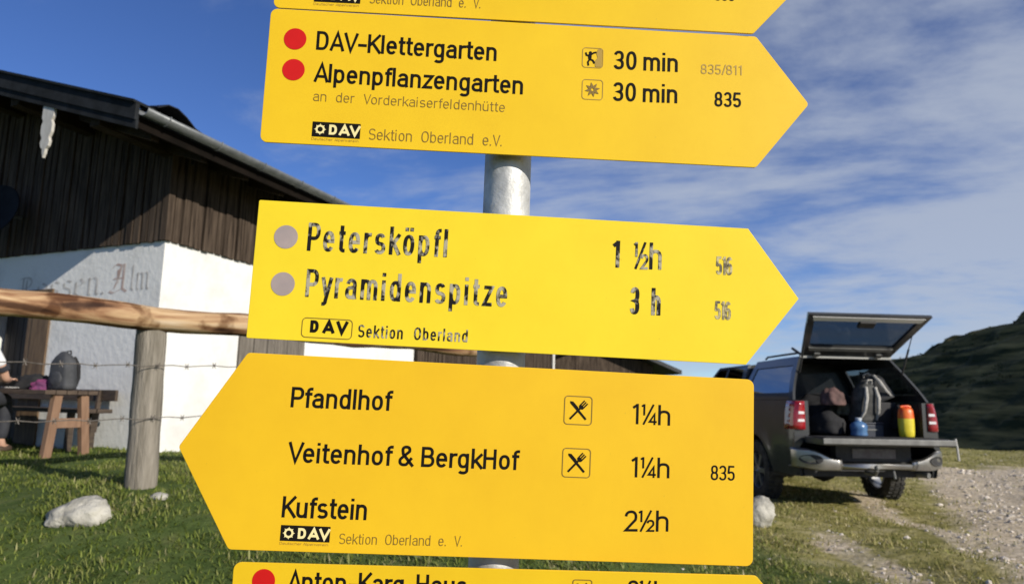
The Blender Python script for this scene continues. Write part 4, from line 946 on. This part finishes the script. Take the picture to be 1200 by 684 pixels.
# interior of the cab
mb = MB(); mb.box((-.80, 1.78, .62), (.80, 3.9, .80))
for x in (-.42, .42):
    mb.obox((x, 2.85, 1.05), (.24, 0, 0), (0, .06, -.012), (0, .10, .33)); mb.obox((x, 2.92, 1.47), (.12, 0, 0), (0, .04, 0), (0, .01, .09))
mb.obox((0, 2.0, 1.0), (.7, 0, 0), (0, .06, -.01), (0, .06, .30)); mb.obox((-.42, 3.45, 1.12), (.17, 0, 0), (0, .02, 0), (0, 0, .02)); mb.box((-.78, 3.6, .85), (.78, 3.85, 1.14))
mb.build('cabin_interior', blackpl, car)
# cab greenhouse: roof, pillars and windows
ZR = 1.80
B_ = {'r': (1.80, 1.92), 'f': (3.95, 3.05)}
def gh(s_, y, a):       # point on the cab's side glass plane at height fraction a
    return Vector((s_*(.845-.185*a), y, 1.25+a*(ZR-1.25)))
cabf = MB()
roofrows = [[Vector((x*(.665+.015*math.sin(k/9*math.pi)), 1.90+1.22*k/9, ZR-.02+.055*(1-x**4)*(.7+.3*math.sin(k/9*math.pi)))) for x in np.linspace(-1, 1, 11)] for k in range(10)]
cabf.grid(roofrows); cabf.box((-.655, 1.92, ZR-.05), (.655, 3.10, ZR-.022))
for s_ in (-1, 1):
    for (ya0, ya1, yb0, yb1) in ((1.77, 1.90, 1.90, 2.04), (2.66, 2.74, 2.62, 2.70), (3.82, 3.93, 3.02, 3.13)):
        p = [gh(s_, ya0, 0), gh(s_, ya1, 0), gh(s_, yb1, .97), gh(s_, yb0, .97)]
        cabf.prism(p, (-s_*.045, 0, 0))
    p = [gh(s_, 1.9, .93), gh(s_, 3.12, .93), gh(s_, 3.10, 1.0), gh(s_, 1.9, 1.0)]; cabf.prism(p, (-s_*.03, 0, 0))
cabf.build('cab_roof', paint, car, smooth=True)
for s_ in (-1, 1):
    for (y0, y1, t0, t1) in ((1.90, 2.66, 2.03, 2.62), (2.74, 3.83, 2.70, 3.03)):
        MB().prism([gh(s_, y0, 0), gh(s_, y1, 0), gh(s_, t1, .93), gh(s_, t0, .93)], (-s_*.006, 0, 0)).build('side_window', glass_c, car)
MB().prism([Vector((-.80, 3.93, 1.25)), Vector((.80, 3.93, 1.25)), Vector((.63, 3.12, 1.77)), Vector((-.63, 3.12, 1.77))], (0, .006, .004)).build('windscreen', glass_c, car)
MB().prism([Vector((-.76, 1.83, 1.29)), Vector((.76, 1.83, 1.29)), Vector((.62, 1.93, 1.75)), Vector((-.62, 1.93, 1.75))], (0, .006, 0)).build('rear_window', glass_c, car)
for s_ in (-1, 1):
    mm = MB(); mm.obox((s_*1.02, 3.60, 1.30), (.10, 0, 0), (0, .045, 0), (0, 0, .085)); o = mm.build('wing_mirror', blackpl, car, bevel=.03)
    mm = MB(); mm.obox((s_*.90, 3.62, 1.25), (.07, 0, 0), (0, .03, 0), (0, 0, .02)); mm.build('bracket', blackpl, o)
# canopy over the bed, with a raked rear opening
def cp(s_, y, a): return Vector((s_*(.845-.255*a**1.25), y, 1.285+a*.545))
def yr(a): return .10+.33*a          # rear edge of the canopy shell
can = MB(); side_win = []
for s_ in (-1, 1):
    def q(y, a): return cp(s_, y, a)
    segs = [(yr, lambda a: yr(a)+.11), (lambda a: 1.60-.0*a, lambda a: 1.74)]
    for f0, f1 in segs:
        o = [[q(f0(a), a), q(f1(a), a)] for a in np.linspace(0, 1, 8)]; can.grid(o); can.grid([[p-Vector((s_*.03, 0, 0)) for p in r_] for r_ in o])
        can.grid([[r_[0], r_[0]-Vector((s_*.03, 0, 0))] for r_ in o])
    for a0, a1 in ((0, .16), (.80, 1.0)):
        o = [[q(yr(a)+.11, a), q(1.60, a)] for a in np.linspace(a0, a1, 4)]; can.grid(o); can.grid([[p-Vector((s_*.03, 0, 0)) for p in r_] for r_ in o])
    side_win.append([[q(yr(a)+.112, a)-Vector((s_*.012, 0, 0)), q(1.598, a)-Vector((s_*.012, 0, 0))] for a in np.linspace(.162, .798, 5)])
top = [[Vector((x*(.592), .425+k*1.315/8, 1.828+.05*(1-x**4)*(.6+.4*math.sin(k/8*math.pi)))) for x in np.linspace(-1, 1, 11)] for k in range(9)]
can.grid(top); can.grid([[p-Vector((0, 0, .03)) for p in r_] for r_ in top]); can.grid([[p, p-Vector((0, 0, .03))] for p in top[0]])
can.grid([[Vector((x*(.84-.25*a), 1.735, 1.285+a*.54)) for x in np.linspace(-1, 1, 3)] for a in (0, .3, .6, 1)])
can.build('canopy', paint, car, smooth=True, normals=False)
lining = MB()
for s_ in (-1, 1):
    for rows in ([[cp(s_, yr(a)+.02, a)-Vector((s_*.036, 0, 0)), cp(s_, 1.72, a)-Vector((s_*.036, 0, 0))] for a in np.linspace(0, .16, 3)], [[cp(s_, yr(a)+.02, a)-Vector((s_*.036, 0, 0)), cp(s_, 1.72, a)-Vector((s_*.036, 0, 0))] for a in np.linspace(.8, 1, 3)]): lining.grid(rows)
lining.grid([[p-Vector((0, 0, .036)) for p in r_] for r_ in top])
lining.build('canopy_lining', liner, car, normals=False)
for sw in side_win: MB().grid(sw).build('side_window', glass_d, car, smooth=True, normals=False)
for x in (-.50, .50):
    mb = MB(); mb.tube([(x, .55, 1.865), (x, .62, 1.89), (x, 1.58, 1.89), (x, 1.65, 1.865)], .014, 8); mb.build('roof_rail', blackpl, car, smooth=True)
mb = MB(); mb.tube([(-.50, .55, 1.86), (-.50, .80, 1.96)], .018, 8); mb.tube([(.0, 3.0, 1.83), (.0, 2.9, 1.92)], .008, 8); mb.build('aerial', blackpl, car, smooth=True)
mb = MB(); mb.box((-.59, .400, 1.815), (.59, .424, 1.850)); mb.build('hatch_hinge_bar', mat('pale_seal', (.30, .30, .28), .5), car)
# hatch, swung up about the roof edge
hA = Vector((0, .40, 1.86)); hB = Vector((0, -.20, 2.30)); du = (hB-hA).normalized(); dn = Vector((0, -du.z, du.y)); Lh = (hB-hA).length
hm = Matrix((Vector((1, 0, 0)), du, dn)).transposed().to_4x4(); hm.translation = hA
hat = MB()
def hw_(v): return .575+.185*v/Lh
def hpnt(u, v, n=0.): return hm @ Vector((u, v, n - .05*(v/Lh)*(1-v/Lh)))
fo = [(-hw_(0), 0), (hw_(0), 0), (hw_(Lh), Lh), (-hw_(Lh), Lh)]; iv0, iv1 = .17, Lh-.12
fi = [(-hw_(iv0)+.08, iv0), (hw_(iv0)-.08, iv0), (hw_(iv1)-.09, iv1), (-hw_(iv1)+.09, iv1)]
for i in range(4):
    j = (i+1) % 4
    hat.hexa([hpnt(*fo[i], -.018), hpnt(*fo[j], -.018), hpnt(*fi[j], -.018), hpnt(*fi[i], -.018), hpnt(*fo[i], .018), hpnt(*fo[j], .018), hpnt(*fi[j], .018), hpnt(*fi[i], .018)])
hatch = hat.build('canopy_hatch', paint, car)
MB().hexa([hpnt(*p, -.006) for p in fi]+[hpnt(*p, .002) for p in fi]).build('hatch_glass', glass_h, hatch)
tr = MB(); tr.hexa([hpnt(-hw_(Lh)+.10, Lh-.105, .022), hpnt(hw_(Lh)-.10, Lh-.105, .022), hpnt(hw_(Lh)-.07, Lh-.035, .022), hpnt(-hw_(Lh)+.07, Lh-.035, .022), hpnt(-hw_(Lh)+.10, Lh-.105, .030), hpnt(hw_(Lh)-.10, Lh-.105, .030), hpnt(hw_(Lh)-.07, Lh-.035, .030), hpnt(-hw_(Lh)+.07, Lh-.035, .030)])
tr.build('hatch_seal', mat('reflection_pale_seal', (.62, .62, .61), .3, spec=.6), hatch)  # seal coloured pale to stand for the light it reflects
tr = MB(); tr.obox(hpnt(0, Lh-.14, .04), (.10, 0, 0), du*.05, dn*.02); tr.build('hatch_lock', blackpl, hatch, bevel=.008)
tr = MB(); tr.hexa([hpnt(-.52, .10, .020), hpnt(.52, .10, .020), hpnt(.54, .15, .020), hpnt(-.54, .15, .020), hpnt(-.52, .10, .034), hpnt(.52, .10, .034), hpnt(.54, .15, .034), hpnt(-.54, .15, .034)]); tr.build('hatch_rail', alu_trim, hatch)
for s_ in (-1, 1):
    tr = MB(); tr.obox(hpnt(s_*.40, .03, .03), (.035, 0, 0), du*.03, dn*.016); tr.build('hatch_hinge', alu_trim, hatch)
    a, c = cp(s_, .30, .62)-Vector((s_*.05, 0, 0)), hpnt(s_*(hw_(.50)-.03), .50, -.02)
    tr = MB(); tr.tube([a, a.lerp(c, .55)], .012, 8); tr.tube([a.lerp(c, .55), c], .006, 8); tr.build('gas_strut', blackpl, car, smooth=True)
# tailgate lowered flat, with its inner face up
tg = MB(); tg.box((-.775, -.46, .785), (.745, .0, .865)); tgo = tg.build('tailgate', paint, car, bevel=.012)
mb = MB(); mb.box((-.73, -.44, .866), (.70, -.02, .872)); mb.build('tailgate_inner_skin', liner, tgo)
mb = MB(); mb.box((-.78, -.475, .800), (.75, -.462, .862)); mb.build('tailgate_top_trim', alu_trim, tgo, bevel=.005)
mb = MB(); mb.tube([(.765, -.44, .88), (.77, -.455, .78), (.775, -.46, .64)], .011, 8); mb.build('tailgate_strap', mat('pale_strap', (.45, .44, .41), .6), tgo, smooth=True)
# tail lamps wrapping the rear corners
for s_ in (-1, 1):
    def lamp(z0, z1, y1, name, m_, k=.006, x0=.755):
        b_ = MB(); rows = []
        for z in np.linspace(z0, z1, 8):
            x = xs_(.1, z)+k; rows.append([Vector((s_*x0, .012-k, z)), Vector((s_*(x-.05), .004-k, z)), Vector((s_*(x-.012), .03-k, z)), Vector((s_*x, .07, z)), Vector((s_*(xs_(y1, z)+k), y1, z))])
        b_.grid(rows); o = b_.build(name, m_, car, smooth=True, normals=False); o.modifiers.new('Solid', 'SOLIDIFY').thickness = .01; return o
    l_ = lamp(.94, 1.27, .20, 'tail_lamp', red_l)
    for z in (1.03, 1.12):
        b_ = MB(); rows = [[Vector((s_*(.765), -.004, zz)), Vector((s_*(xs_(.1, zz)-.045), -.010, zz))] for zz in (z, z+.03)]; b_.grid(rows)
        o = b_.build('reversing_lens', clear_l, l_, normals=False); o.modifiers.new('Solid', 'SOLIDIFY').thickness = .004
    b_ = MB(); b_.grid([[Vector((s_*(xs_(.1, zz)+.012), .07, zz)), Vector((s_*(xs_(.2, zz)+.012), .19, zz))] for zz in np.linspace(1.0, 1.2, 4)]); b_.build('indicator_lens', clear_l if s_ < 0 else red_l, l_, normals=False).modifiers.new('Solid', 'SOLIDIFY').thickness = .004
# bumper: silver step with dark corner cut-outs
bp_m = MB()
prof = []
for s_ in (-1, 1):
    rows = []
    for k in range(11):
        a = k/10; x = .42+.50*a; yy = -.16+.20*max(0, (a-.35)/.65)**2.2; zt_ = .615+.105*sstep(.1, .75, a); zb_ = .50+.06*max(0, a-.5)
        rows.append([Vector((s_*x, yy+.03, zt_)), Vector((s_*x, yy, zt_-.02)), Vector((s_*x, yy-.006, (zt_+zb_)/2)), Vector((s_*x, yy+.01, zb_)), Vector((s_*x, yy+.08, zb_-.01))])
    bp_m.grid(rows)
bp_m.grid([[Vector((x, -.13, .575)), Vector((x, -.165, .565)), Vector((x, -.168, .515)), Vector((x, -.10, .50))] for x in (-.42, 0, .42)])
bp_o = bp_m.build('rear_bumper', silver, car, smooth=True, normals=False); bp_o.modifiers.new('Solid', 'SOLIDIFY').thickness = .012
for s_ in (-1, 1):
    b_ = MB(); n = 20
    pts = [Vector((s_*(.755+.115*math.cos(2*math.pi*i/n)), 0, .605+.055*math.sin(2*math.pi*i/n))) for i in range(n)]
    ys = [-.172+.20*max(0, ((abs(p.x)-.42)/.50-.35)/.65)**2.2 for p in pts]
    b_.add([Vector((p.x, y-.004, p.z)) for p, y in zip(pts, ys)], [tuple(range(n))]); o = b_.build('fog_lamp_recess', blackpl, bp_o, normals=False); o.modifiers.new('Solid', 'SOLIDIFY').thickness = .006
mb = MB(); mb.box((-.45, -.10, .585), (.45, .03, .80)); mb.build('plate_recess', blackpl, car)
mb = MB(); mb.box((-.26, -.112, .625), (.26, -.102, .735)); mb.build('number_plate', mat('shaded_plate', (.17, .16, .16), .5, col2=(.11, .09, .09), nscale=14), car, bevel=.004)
mb = MB(); mb.tube([(-.05, .0, .46), (-.05, -.20, .45), (-.05, -.24, .50)], .022, 10); mb.lathe([(-.03, .003), (-.02, .024), (0, .03), (.02, .024), (.03, .003)], (-.05, -.24, .53), 'z', 16); mb.build('tow_ball', alu_trim, car, smooth=True)
mb = MB(); mb.tube([(.22, -.11, .50), (.225, -.13, .40)], .015, 8); mb.build('tow_socket', alu_trim, car)
mb = MB(); mb.tube([(.60, .6, .44), (.62, .0, .44), (.66, -.09, .435)], .034, 14); mb.build('exhaust_pipe', alu_trim, car, smooth=True)
mb = MB(); mb.tube([(-.8, AX[0], .37), (.8, AX[0], .37)], .05, 12); mb.lathe([(-.16, .01), (-.12, .10), (0, .14), (.12, .10), (.16, .01)], (0, AX[0], .37), 'x', 18); mb.build('rear_axle', blackpl, car, smooth=True)
# wheels
def wheel(x, y):
    s_ = 1 if x > 0 else -1
    prof = [(-.10, .235), (-.108, .27), (-.108, .33), (-.095, .362), (-.07, .373), (.07, .373), (.095, .362), (.108, .33), (.108, .27), (.10, .235)]
    mb = MB().lathe(prof, (x, y, .372), 'x', 48)
    for k in range(36):
        a = 2*math.pi*k/36
        for ox in (-.07, .0, .07):
            c = Vector((x+ox, y+math.cos(a+ox*2)*.374, .372+math.sin(a+ox*2)*.374)); d = Vector((0, math.cos(a), math.sin(a)))
            mb.obox(c, (.027, 0, 0), d.cross(Vector((1, 0, 0)))*.020, d*.008)
    wl = mb.build('wheel', rubber, car, smooth=True)
    rm = MB().lathe([(s_*.085, .236), (s_*.095, .232), (s_*.06, .215), (-s_*.07, .21), (-s_*.085, .236)], (x, y, .372), 'x', 40)
    for k in range(6):
        a = 2*math.pi*k/6; d = Vector((0, math.cos(a), math.sin(a))); e_ = d.cross(Vector((1, 0, 0)))
        rm.obox(Vector((x+s_*.075, y, .372))+d*.135, (.014, 0, 0), e_*.028, d*.09)
    rm.lathe([(s_*.02, .001), (s_*.095, .03), (s_*.09, .06), (s_*.05, .07), (s_*.0, .07)], (x, y, .372), 'x', 24)
    rm.build('rim', rimm, wl, smooth=True)
for y in AX:
    for x in (-.80, .80): wheel(x, y)
mb = MB()
for s_ in (-1, 1):
    for a in AX:
        rows = [[Vector((s_*(.90), a+math.cos(q)*(RA+.005), .37+math.sin(q)*(RA+.005))), Vector((s_*.55, a+math.cos(q)*(RA+.005), .37+math.sin(q)*(RA+.005)))] for q in np.linspace(-.05, math.pi+.05, 18)]; mb.grid(rows)
mb.build('wheel_liner', blackpl, car, normals=False)

# ------------------------------------------------------------------ luggage in the load bed
def cw(x, y, z): return CARM @ Vector((x, y, z))
def luggage(mb_list): pass
BZ = .874
crimson = mat('brown_pink_cloth', (.15, .085, .075), .85, col2=(.07, .04, .036), nscale=8, bump=.3)
drab = mat('grey_rucksack_cloth', (.018, .019, .018), .85, col2=(.08, .08, .076), nscale=9, bump=.4)
strapc = mat('pale_webbing', (.50, .48, .44), .8, col2=(.30, .29, .26), nscale=20)
heap('duffel_bag', black_cloth, 'black duffel bag at the left of the load bed under the brown bag', 'duffel bag', cw(-.30, .42, BZ+.07), (.22, .26, .22), 3.1, amp=.18)
heap('sack', crimson, 'dull pinkish brown cloth bag on top of the black duffel', 'cloth bag', cw(-.22, .36, BZ+.40), (.145, .13, .17), 5.2, amp=.2)
cr = MB(); cr.box((-.17, -.12, 0), (.17, .12, .16)); cr.box((-.175, -.125, .161), (.175, .125, .185)); cb = cr.build('storage_box', mat('dark_blue_box', (.012, .018, .035), .5), None, bevel=.012)
cb.matrix_world = CARM @ Matrix.Translation((.17, .35, .847)); tag(cb, 'dark blue lidded storage box between the canister and yellow sack', 'storage box')
h2 = MB(); h2.box((-.09, -.128, .09), (.09, -.121, .105)); hh_ = h2.build('handle', alu_trim, cb)
backpack('grey rucksack with pale straps propped in the middle of the load bed', CARM @ Matrix.Translation((.15, .36, 1.035)) @ Matrix.Rotation(math.pi+.2, 4, 'Z') @ Matrix.Rotation(R(-10), 4, 'X'), .33, .22, .52, drab, strapc)
dz = heap('duffel_bag', black_cloth, 'large black bag filling the back of the load bed', 'duffel bag', cw(.05, 1.0, BZ+.12), (.55, .35, .40), 9.4, amp=.15)
backpack('dark rucksack with grey clips lying high at the right of the load bed', CARM @ Matrix.Translation((.50, .52, 1.283)) @ Matrix.Rotation(math.pi-.5, 4, 'Z') @ Matrix.Rotation(R(25), 4, 'Y'), .36, .25, .38, mat('charcoal_cloth', (.03, .031, .034), .85, col2=(.07, .07, .07), nscale=8, bump=.3), strapc)
cr = MB(); cr.box((.20, .40, .847), (.62, .80, 1.28)); bx2 = cr.build('crate', mat('black_crate', (.014, .014, .016), .7), None, bevel=.015); bx2.matrix_world = CARM; tag(bx2, 'tall black crate under the dark rucksack at the right of the bed', 'crate')
heap('jacket', mat('olive_cloth', (.05, .05, .03), .85, col2=(.09, .085, .055), nscale=9, bump=.4), 'crumpled olive jacket stuffed between the brown bag and the grey rucksack', 'jacket', cw(-.03, .52, BZ+.28), (.11, .14, .16), 7.7, amp=.4)
heap('jacket', black_cloth, 'black jacket heaped against the right wall of the load bed', 'jacket', cw(.62, .30, BZ+.14), (.10, .18, .22), 4.4, amp=.35)
bo = thing('trekking_poles', 'pair of folded silver trekking poles leaning at the right inside the canopy', 'trekking poles', CARM @ Matrix.Translation((.55, .55, BZ)))
for dx in (0, .035):
    mb = MB(); mb.tube([(dx, 0, .02), (dx-.12, .25, .70)], [.006, .010], 8); p_ = mb.build('shaft', silver, bo, smooth=True)
    mb = MB(); mb.tube([(dx-.12, .25, .701), (dx-.135, .28, .80)], [.016, .014], 10); mb.build('grip', blackpl, p_, smooth=True)
# roll-top dry sack
ds = thing('dry_sack', 'yellow roll-top dry sack with an orange top standing at the tailgate', 'dry sack', CARM @ Matrix.Translation((.52, .06, BZ)) @ Matrix.Scale(.9, 4))
def wrinkled(z, r_): return [(r_*(1+.05*mnoise.noise(Vector((math.cos(a)*2, math.sin(a)*2, z*9))))*math.cos(a), r_*.85*(1+.05*mnoise.noise(Vector((math.cos(a)*2, math.sin(a)*2+4, z*9))))*math.sin(a), z) for a in np.linspace(0, 2*math.pi, 29)]
yel = mat('yellow_tarpaulin', (.62, .50, .02), .4, col2=(.70, .60, .05), nscale=10, bump=.3); orn = mat('orange_tarpaulin', (.75, .16, .015), .4, col2=(.62, .05, .01), nscale=9, lo=.45, hi=.6, bump=.3)
MB().grid([wrinkled(z, r_) for z, r_ in ((0, .02), (.0, .085), (.01, .095), (.08, .10), (.16, .102), (.24, .10))]).build('sack_body', yel, ds, smooth=True, normals=False)
MB().grid([wrinkled(z, r_) for z, r_ in ((.2401, .1005), (.30, .098), (.345, .092), (.375, .075), (.385, .05), (.388, .005))]).build('sack_top', orn, ds, smooth=True, normals=False)
mb = MB(); mb.tube([(-.07, 0, .388), (-.04, 0, .40), (.04, .0, .402), (.07, 0, .388)], .016, 10); mb.build('roll_closure', orn, ds, smooth=True)
# blue water canister
wc = thing('water_canister', 'translucent blue water canister standing beside the dark box', 'canister', CARM @ Matrix.Translation((-.06, .08, BZ)))
blue = mat('blue_plastic', (.04, .11, .26), .25, col2=(.10, .20, .36), nscale=14, bump=.2)
mb = MB(); mb.grid([[(r_*math.cos(a)*1.15, r_*math.sin(a), z) for a in np.linspace(0, 2*math.pi, 25)] for z, r_ in ((0, .01), (0, .075), (.01, .085), (.06, .08), (.075, .086), (.12, .086), (.15, .07), (.17, .035), (.185, .03))]); mb.build('canister_body', blue, wc, smooth=True, normals=False)
mb = MB(); mb.lathe([(.185, .001), (.185, .036), (.21, .036), (.214, .03), (.214, .001)], (0, 0, 0), 'z', 20); mb.build('cap', mat('pale_cap', (.5, .55, .6), .4), wc, smooth=True)

# ------------------------------------------------------------------ person seated at the table
skin = mat('skin', (.50, .29, .20), .5, col2=(.56, .34, .24), nscale=8)
hair = mat('blond_hair', (.36, .20, .07), .6, col2=(.20, .10, .035), nscale=30, stretch=(3, 3, .5))
shirt = mat('white_shirt', (.78, .78, .78), .8, col2=(.7, .7, .72), nscale=6, bump=.2)
navy = mat('dark_shorts', (.02, .022, .03), .85, col2=(.035, .037, .045), nscale=7)
def skinmesh(name, V_, E_, root, material, parent, sub=2):
    me = bpy.data.meshes.new(name); me.from_pydata([v[:3] for v in V_], E_, []); me.materials.append(material)
    o = bpy.data.objects.new(name, me); COL.objects.link(o); o.parent = parent
    o.modifiers.new('Skin', 'SKIN'); 
    for v, d in zip(V_, me.skin_vertices[0].data): d.radius = (v[3], v[4] if len(v) > 4 else v[3]); 
    me.skin_vertices[0].data[root].use_root = True
    s_ = o.modifiers.new('Sub', 'SUBSURF'); s_.levels = sub; s_.render_levels = sub
    o.modifiers['Skin'].use_smooth_shade = True
    return o
PP = fp(.75, 1.50, GH); fwd = (-nf*.85+hl*.55).normalized(); rgt = fwd.cross(Vector((0, 0, 1))).normalized()
PM = Matrix((rgt, fwd, Vector((0, 0, 1)))).transposed().to_4x4(); PM.translation = PP
person = thing('person', 'person in a white short-sleeved shirt sitting at the picnic table, cut by the frame', 'person', PM)
SZ = .475+.10
# joints: x right, y forward, z up
V_ = [(0, -.02, SZ+.02, .15, .11), (0, -.01, SZ+.20, .135, .10), (0, .03, SZ+.38, .16, .11), (0, .04, SZ+.50, .10, .075), (0, .055, SZ+.57, .052), (0, .075, SZ+.64, .055)]
E_ = [(0, 1), (1, 2), (2, 3), (3, 4), (4, 5)]
for s_ in (-1, 1):
    b0 = len(V_)
    V_ += [(s_*.17, .035, SZ+.475, .062), (s_*.225, .12, SZ+.32, .050), (s_*.235, .20, SZ+.20, .041), (s_*.19, .34, SZ+.20, .036), (s_*.14, .44, SZ+.205, .027), (s_*.125, .50, SZ+.205, .035, .018)]
    E_ += [(3, b0), (b0, b0+1), (b0+1, b0+2), (b0+2, b0+3), (b0+3, b0+4), (b0+4, b0+5)]
    l0 = len(V_)
    V_ += [(s_*.10, .05, SZ-.01, .095), (s_*.12, .28, SZ+.0, .080), (s_*.125, .46, SZ-.01, .062), (s_*.125, .48, SZ-.22, .056), (s_*.125, .46, SZ-.42, .038), (s_*.125, .50, SZ-.50, .042), (s_*.13, .62, SZ-.525, .032)]
    E_ += [(0, l0)]+[(l0+i, l0+i+1) for i in range(6)]
body_p = skinmesh('body', V_, E_, 0, skin, person)
# fingers and thumbs, rooted in the palms
for s_ in (-1, 1):
    for i, (dx, ln_) in enumerate(((-.028, .062), (-.010, .074), (.009, .070), (.026, .054))):
        x = s_*(.125)+dx; z = SZ+.207
        skinmesh('finger', [(x, .50, z, .0095), (x+dx*.15, .53+.3*ln_, z+.008, .009), (x+dx*.2, .53+.7*ln_, z-.002, .008), (x+dx*.2, .53+ln_, z-.016, .0065)], [(0, 1), (1, 2), (2, 3)], 0, skin, person, 1)
    skinmesh('thumb', [(s_*.115, .475, SZ+.205, .012), (s_*.085, .50, SZ+.202, .0105), (s_*.072, .535, SZ+.198, .009)], [(0, 1), (1, 2)], 0, skin, person, 1)
# head: skull shape with face
hb_ = bmesh.new(); bmesh.ops.create_icosphere(hb_, subdivisions=4, radius=1); HCN = Vector((0, .105, SZ+.745))
for v in hb_.verts:
    x, y, z = v.co; q = Vector((x*.076, y*.094, z*.118))
    if z < 0: q.x *= 1-.30*z*z; q.y *= 1-.12*(-z)
    if y > .3 and z < -.2: q.y += .010*max(0, 1-abs(x)*2.5)
    nose = math.exp(-((x/.13)**2+((z+.12)/.20)**2)) if y > .5 else 0; q.y += .026*nose
    for ex in (-.38, .38): q.y -= .010*math.exp(-(((x-ex)/.17)**2+((z-.06)/.12)**2)) if y > .3 else 0
    if y > .5: q.y += .005*math.exp(-((x/.28)**2+((z+.52)/.07)**2)) - .004*math.exp(-((x/.26)**2+((z+.45)/.03)**2))
    v.co = q+HCN
me = bpy.data.meshes.new('head'); hb_.to_mesh(me); hb_.free(); me.materials.append(skin)
for p in me.polygons: p.use_smooth = True
hd = bpy.data.objects.new('head', me); COL.objects.link(hd); hd.parent = person
eye_w = mat('eye_white', (.8, .8, .78), .2); iris = mat('iris', (.05, .035, .02), .2); lip = mat('lip', (.42, .16, .14), .5)
for s_ in (-1, 1):
    e_ = heap('eye', eye_w, None, None, HCN+Vector((s_*.029, .078, .008)), (.0125, .010, .009), 0, 3, 0, parent=hd, flat=False)
    heap('iris', iris, None, None, HCN+Vector((s_*.029, .0845, .008)), (.006, .0045, .006), 0, 2, 0, parent=hd, flat=False)
    heap('ear', skin, None, None, HCN+Vector((s_*.076, -.005, -.005)), (.010, .018, .031), 3, 3, .2, parent=hd, flat=False)
mb = MB(); mb.tube([HCN+Vector((x, .092-.012*(abs(x)/.024)**2, -.058)) for x in (-.024, -.012, 0, .012, .024)], [.002, .005, .0055, .005, .002], 8); mb.build('mouth', lip, hd, smooth=True)
hr = bmesh.new(); bmesh.ops.create_icosphere(hr, subdivisions=4, radius=1)
dele = []
for v in hr.verts:
    x, y, z = v.co; n_ = .05*mnoise.noise(Vector((x*4, y*4, z*1.2)))+.025*mnoise.noise(Vector((x*14, y*14, z*2)))
    if (y > .30 and z < .50) or z < -.95: dele.append(v)
    k = 1.10+n_; zz = z*.124*k if z > -.2 else z*.20
    v.co = Vector((x*.082*k, y*.100*k-.004, zz))+HCN
bmesh.ops.delete(hr, geom=dele, context='VERTS')
me = bpy.data.meshes.new('hair'); hr.to_mesh(me); hr.free(); me.materials.append(hair)
for p in me.polygons: p.use_smooth = True
ho_ = bpy.data.objects.new('hair', me); COL.objects.link(ho_); ho_.parent = person; ho_.modifiers.new('Solid', 'SOLIDIFY').thickness = .012
# shirt and shorts a little larger than the body, ending at neckline, sleeves, waist and knees
Vs = [(0, -.02, SZ-.01, .165, .125), (0, -.01, SZ+.20, .150, .115), (0, .03, SZ+.38, .172, .122), (0, .04, SZ+.50, .112, .086), (0, .05, SZ+.535, .066)]
Es = [(0, 1), (1, 2), (2, 3), (3, 4)]
for s_ in (-1, 1):
    b0 = len(Vs); Vs += [(s_*.17, .035, SZ+.475, .074), (s_*.205, .09, SZ+.375, .066), (s_*.222, .115, SZ+.33, .064)]; Es += [(3, b0), (b0, b0+1), (b0+1, b0+2)]
skinmesh('shirt', Vs, Es, 0, shirt, person)
for s_ in (-1, 1):
    mb = MB(); a, c = Vector((s_*.222, .115, SZ+.33)), Vector((s_*.229, .135, SZ+.295)); mb.tube([a+(a-c)*.2, a, c], [.066, .067, .064], 20); mb.build('sleeve_band', navy, person, smooth=True)
Vt = [(0, -.02, SZ+.05, .160, .120), (0, -.02, SZ+.0, .168, .12)]; Et = [(0, 1)]
for s_ in (-1, 1):
    b0 = len(Vt); Vt += [(s_*.10, .05, SZ-.01, .108), (s_*.12, .28, SZ, .093), (s_*.125, .46, SZ-.01, .076), (s_*.125, .48, SZ-.22, .068), (s_*.125, .46, SZ-.44, .060)]; Et += [(1, b0), (b0, b0+1), (b0+1, b0+2), (b0+2, b0+3), (b0+3, b0+4)]
skinmesh('trousers', Vt, Et, 0, navy, person)
shoe = mat('brown_shoe', (.07, .045, .03), .7)
for s_ in (-1, 1): heap('shoe', shoe, None, None, (s_*.128, .545, SZ-.535), (.048, .135, .05), 2.2, 3, .1, parent=person)
